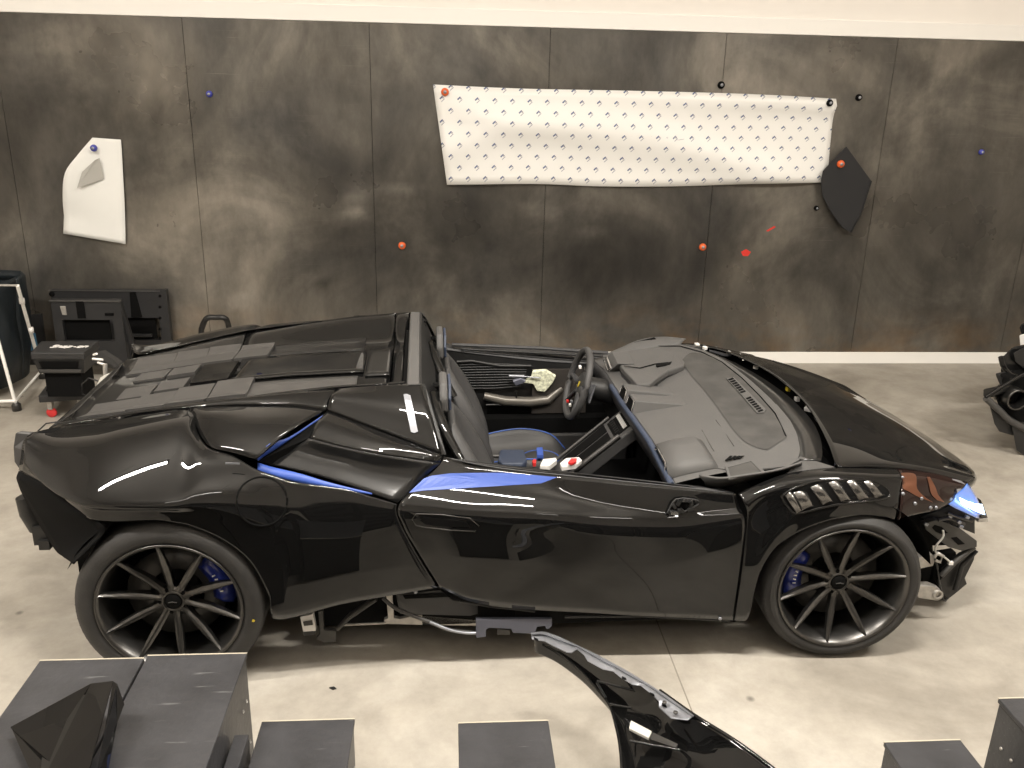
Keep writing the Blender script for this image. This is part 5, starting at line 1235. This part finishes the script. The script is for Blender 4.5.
A_ = [hi_[min(n_-1, int(k/(90)*(n_-1)))] for k in range(91)]
A_ = [lerp(hi_[int(k/90*(n_-1))], hi_[min(n_-1, int(k/90*(n_-1))+1)], k/90*(n_-1) % 1) for k in range(91)]; B_ = [lowat(k/90) for k in range(91)]
g.grid([[q_(a.x, a.y, zfl(a.x)+.01) for a in A_], [q_(*lerp(a, b, .22).xy, zfl(a.x)+.014) for a, b in zip(A_, B_)], [q_(*lerp(a, b, .3).xy, zfl(a.x)+.006) for a, b in zip(A_, B_)], [q_(b.x, b.y, zfl(b.x)) for b in B_]], smooth=False)
g.build('silver_flange', SILV, BP, solid=.003, label='silver flange')
for (x, y) in ((536, 638), (597, 662), (624, 677), (652, 693), (664, 704)):
    MB().prism([q_(x-2.2, y-1, .452 if x > 640 else .43 if x > 600 else .41 if x > 560 else .39)+Vector((0, 0, .0))]+[q_(x+a, y+b, .452 if x > 640 else .43 if x > 600 else .41 if x > 560 else .39) for a, b in ((2, .8), (2.6, 2.6), (-1.6, .8))], (0, 0, -.004)).build('flange_slot', VOID, BP)
for poly in (((576, 652), (583, 655), (586, 660), (580, 660), (574, 657)), ((606, 669), (622, 676), (634, 687), (628, 688), (612, 676), (604, 674)), ((659, 700), (676, 706), (692, 719), (688, 721), (668, 717), (658, 706))):
    pass
MB().prism([q_(658.5, 700, .45), q_(668, 700.5, .455), q_(692, 717, .465), q_(688, 720, .46), q_(671, 718, .45), q_(659, 707, .44)], (0, 0, -.004)).build('corner_bracket', SILV, BP, bevel=.002)
for p in ((664.5, 703), (675.5, 713)): MB().lathe([(0, .004), (.007, .004), (.007, 0)], q_(*p, .462), 2, 10).build('corner_screw', GREYC, BP)
MB().prism([q_(631, 720, .37), q_(652, 731, .375), q_(649, 738, .37), q_(629, 728, .365)], (0, 0, -.01)).build('cardboard_tab', HOSE, BP, bevel=.002)
MB().prism([q_(652, 732, .37), q_(678, 744, .38), q_(676, 748, .375), q_(650, 739, .365)], (0, 0, -.01)).build('dark_tab', DISC, BP)
for a, b in (((597, 681), (640, 692)), ((597, 683), (606, 698)), ((610, 704), (631, 708)), ((630, 741), (680, 750)), ((728, 751), (742, 760))):
    MB().tube([q_(*a, .375), q_(*b, .385)], .004, 5).build('stiffening_rib', PAINTM, BP)
for x_, y_ in ((660, 830), (760, 850)): p = q_(x_, y_, .32); MB().tube([Vector((p.x, p.y, p.z-.01)), Vector((p.x, p.y, 0))], .01, 8).build('support_leg', BLKP, BP)
# unseen row of black drawer racks, added to give the door a dark reflection
for k in range(9):
    rk = empty('added_drawer_rack', (-1.6+.42*k, 1.47, 0), label='black drawer rack added out of view to darken the door reflection', cat='rack', group='racks added for the door reflection')
    MB().bb(-.2, .2, -.2, .2, 0, .60).build('rack_body', VOID, rk, bevel=.006)
    for j in range(3):
        for q in (-.1, .1):
            dr = MB().bb(q-.083, q+.083, .2, .212, .05+.185*j, .19+.185*j).build('drawer', DECKM, rk, bevel=.004)
            MB().bb(q-.055, q+.055, .211, .216, .10+.185*j, .145+.185*j).build('drawer_handle', VOID, dr)
# scrap on the floor
o = MB().prism([WZ(x, y, .002) for x, y in ((329, 688), (334, 687), (336.5, 689), (333, 690))], (0, 0, .003)).build('dark_scrap', BLKP); tag(o, 'tiny dark scrap lying on the floor between car and low crates', 'scrap')
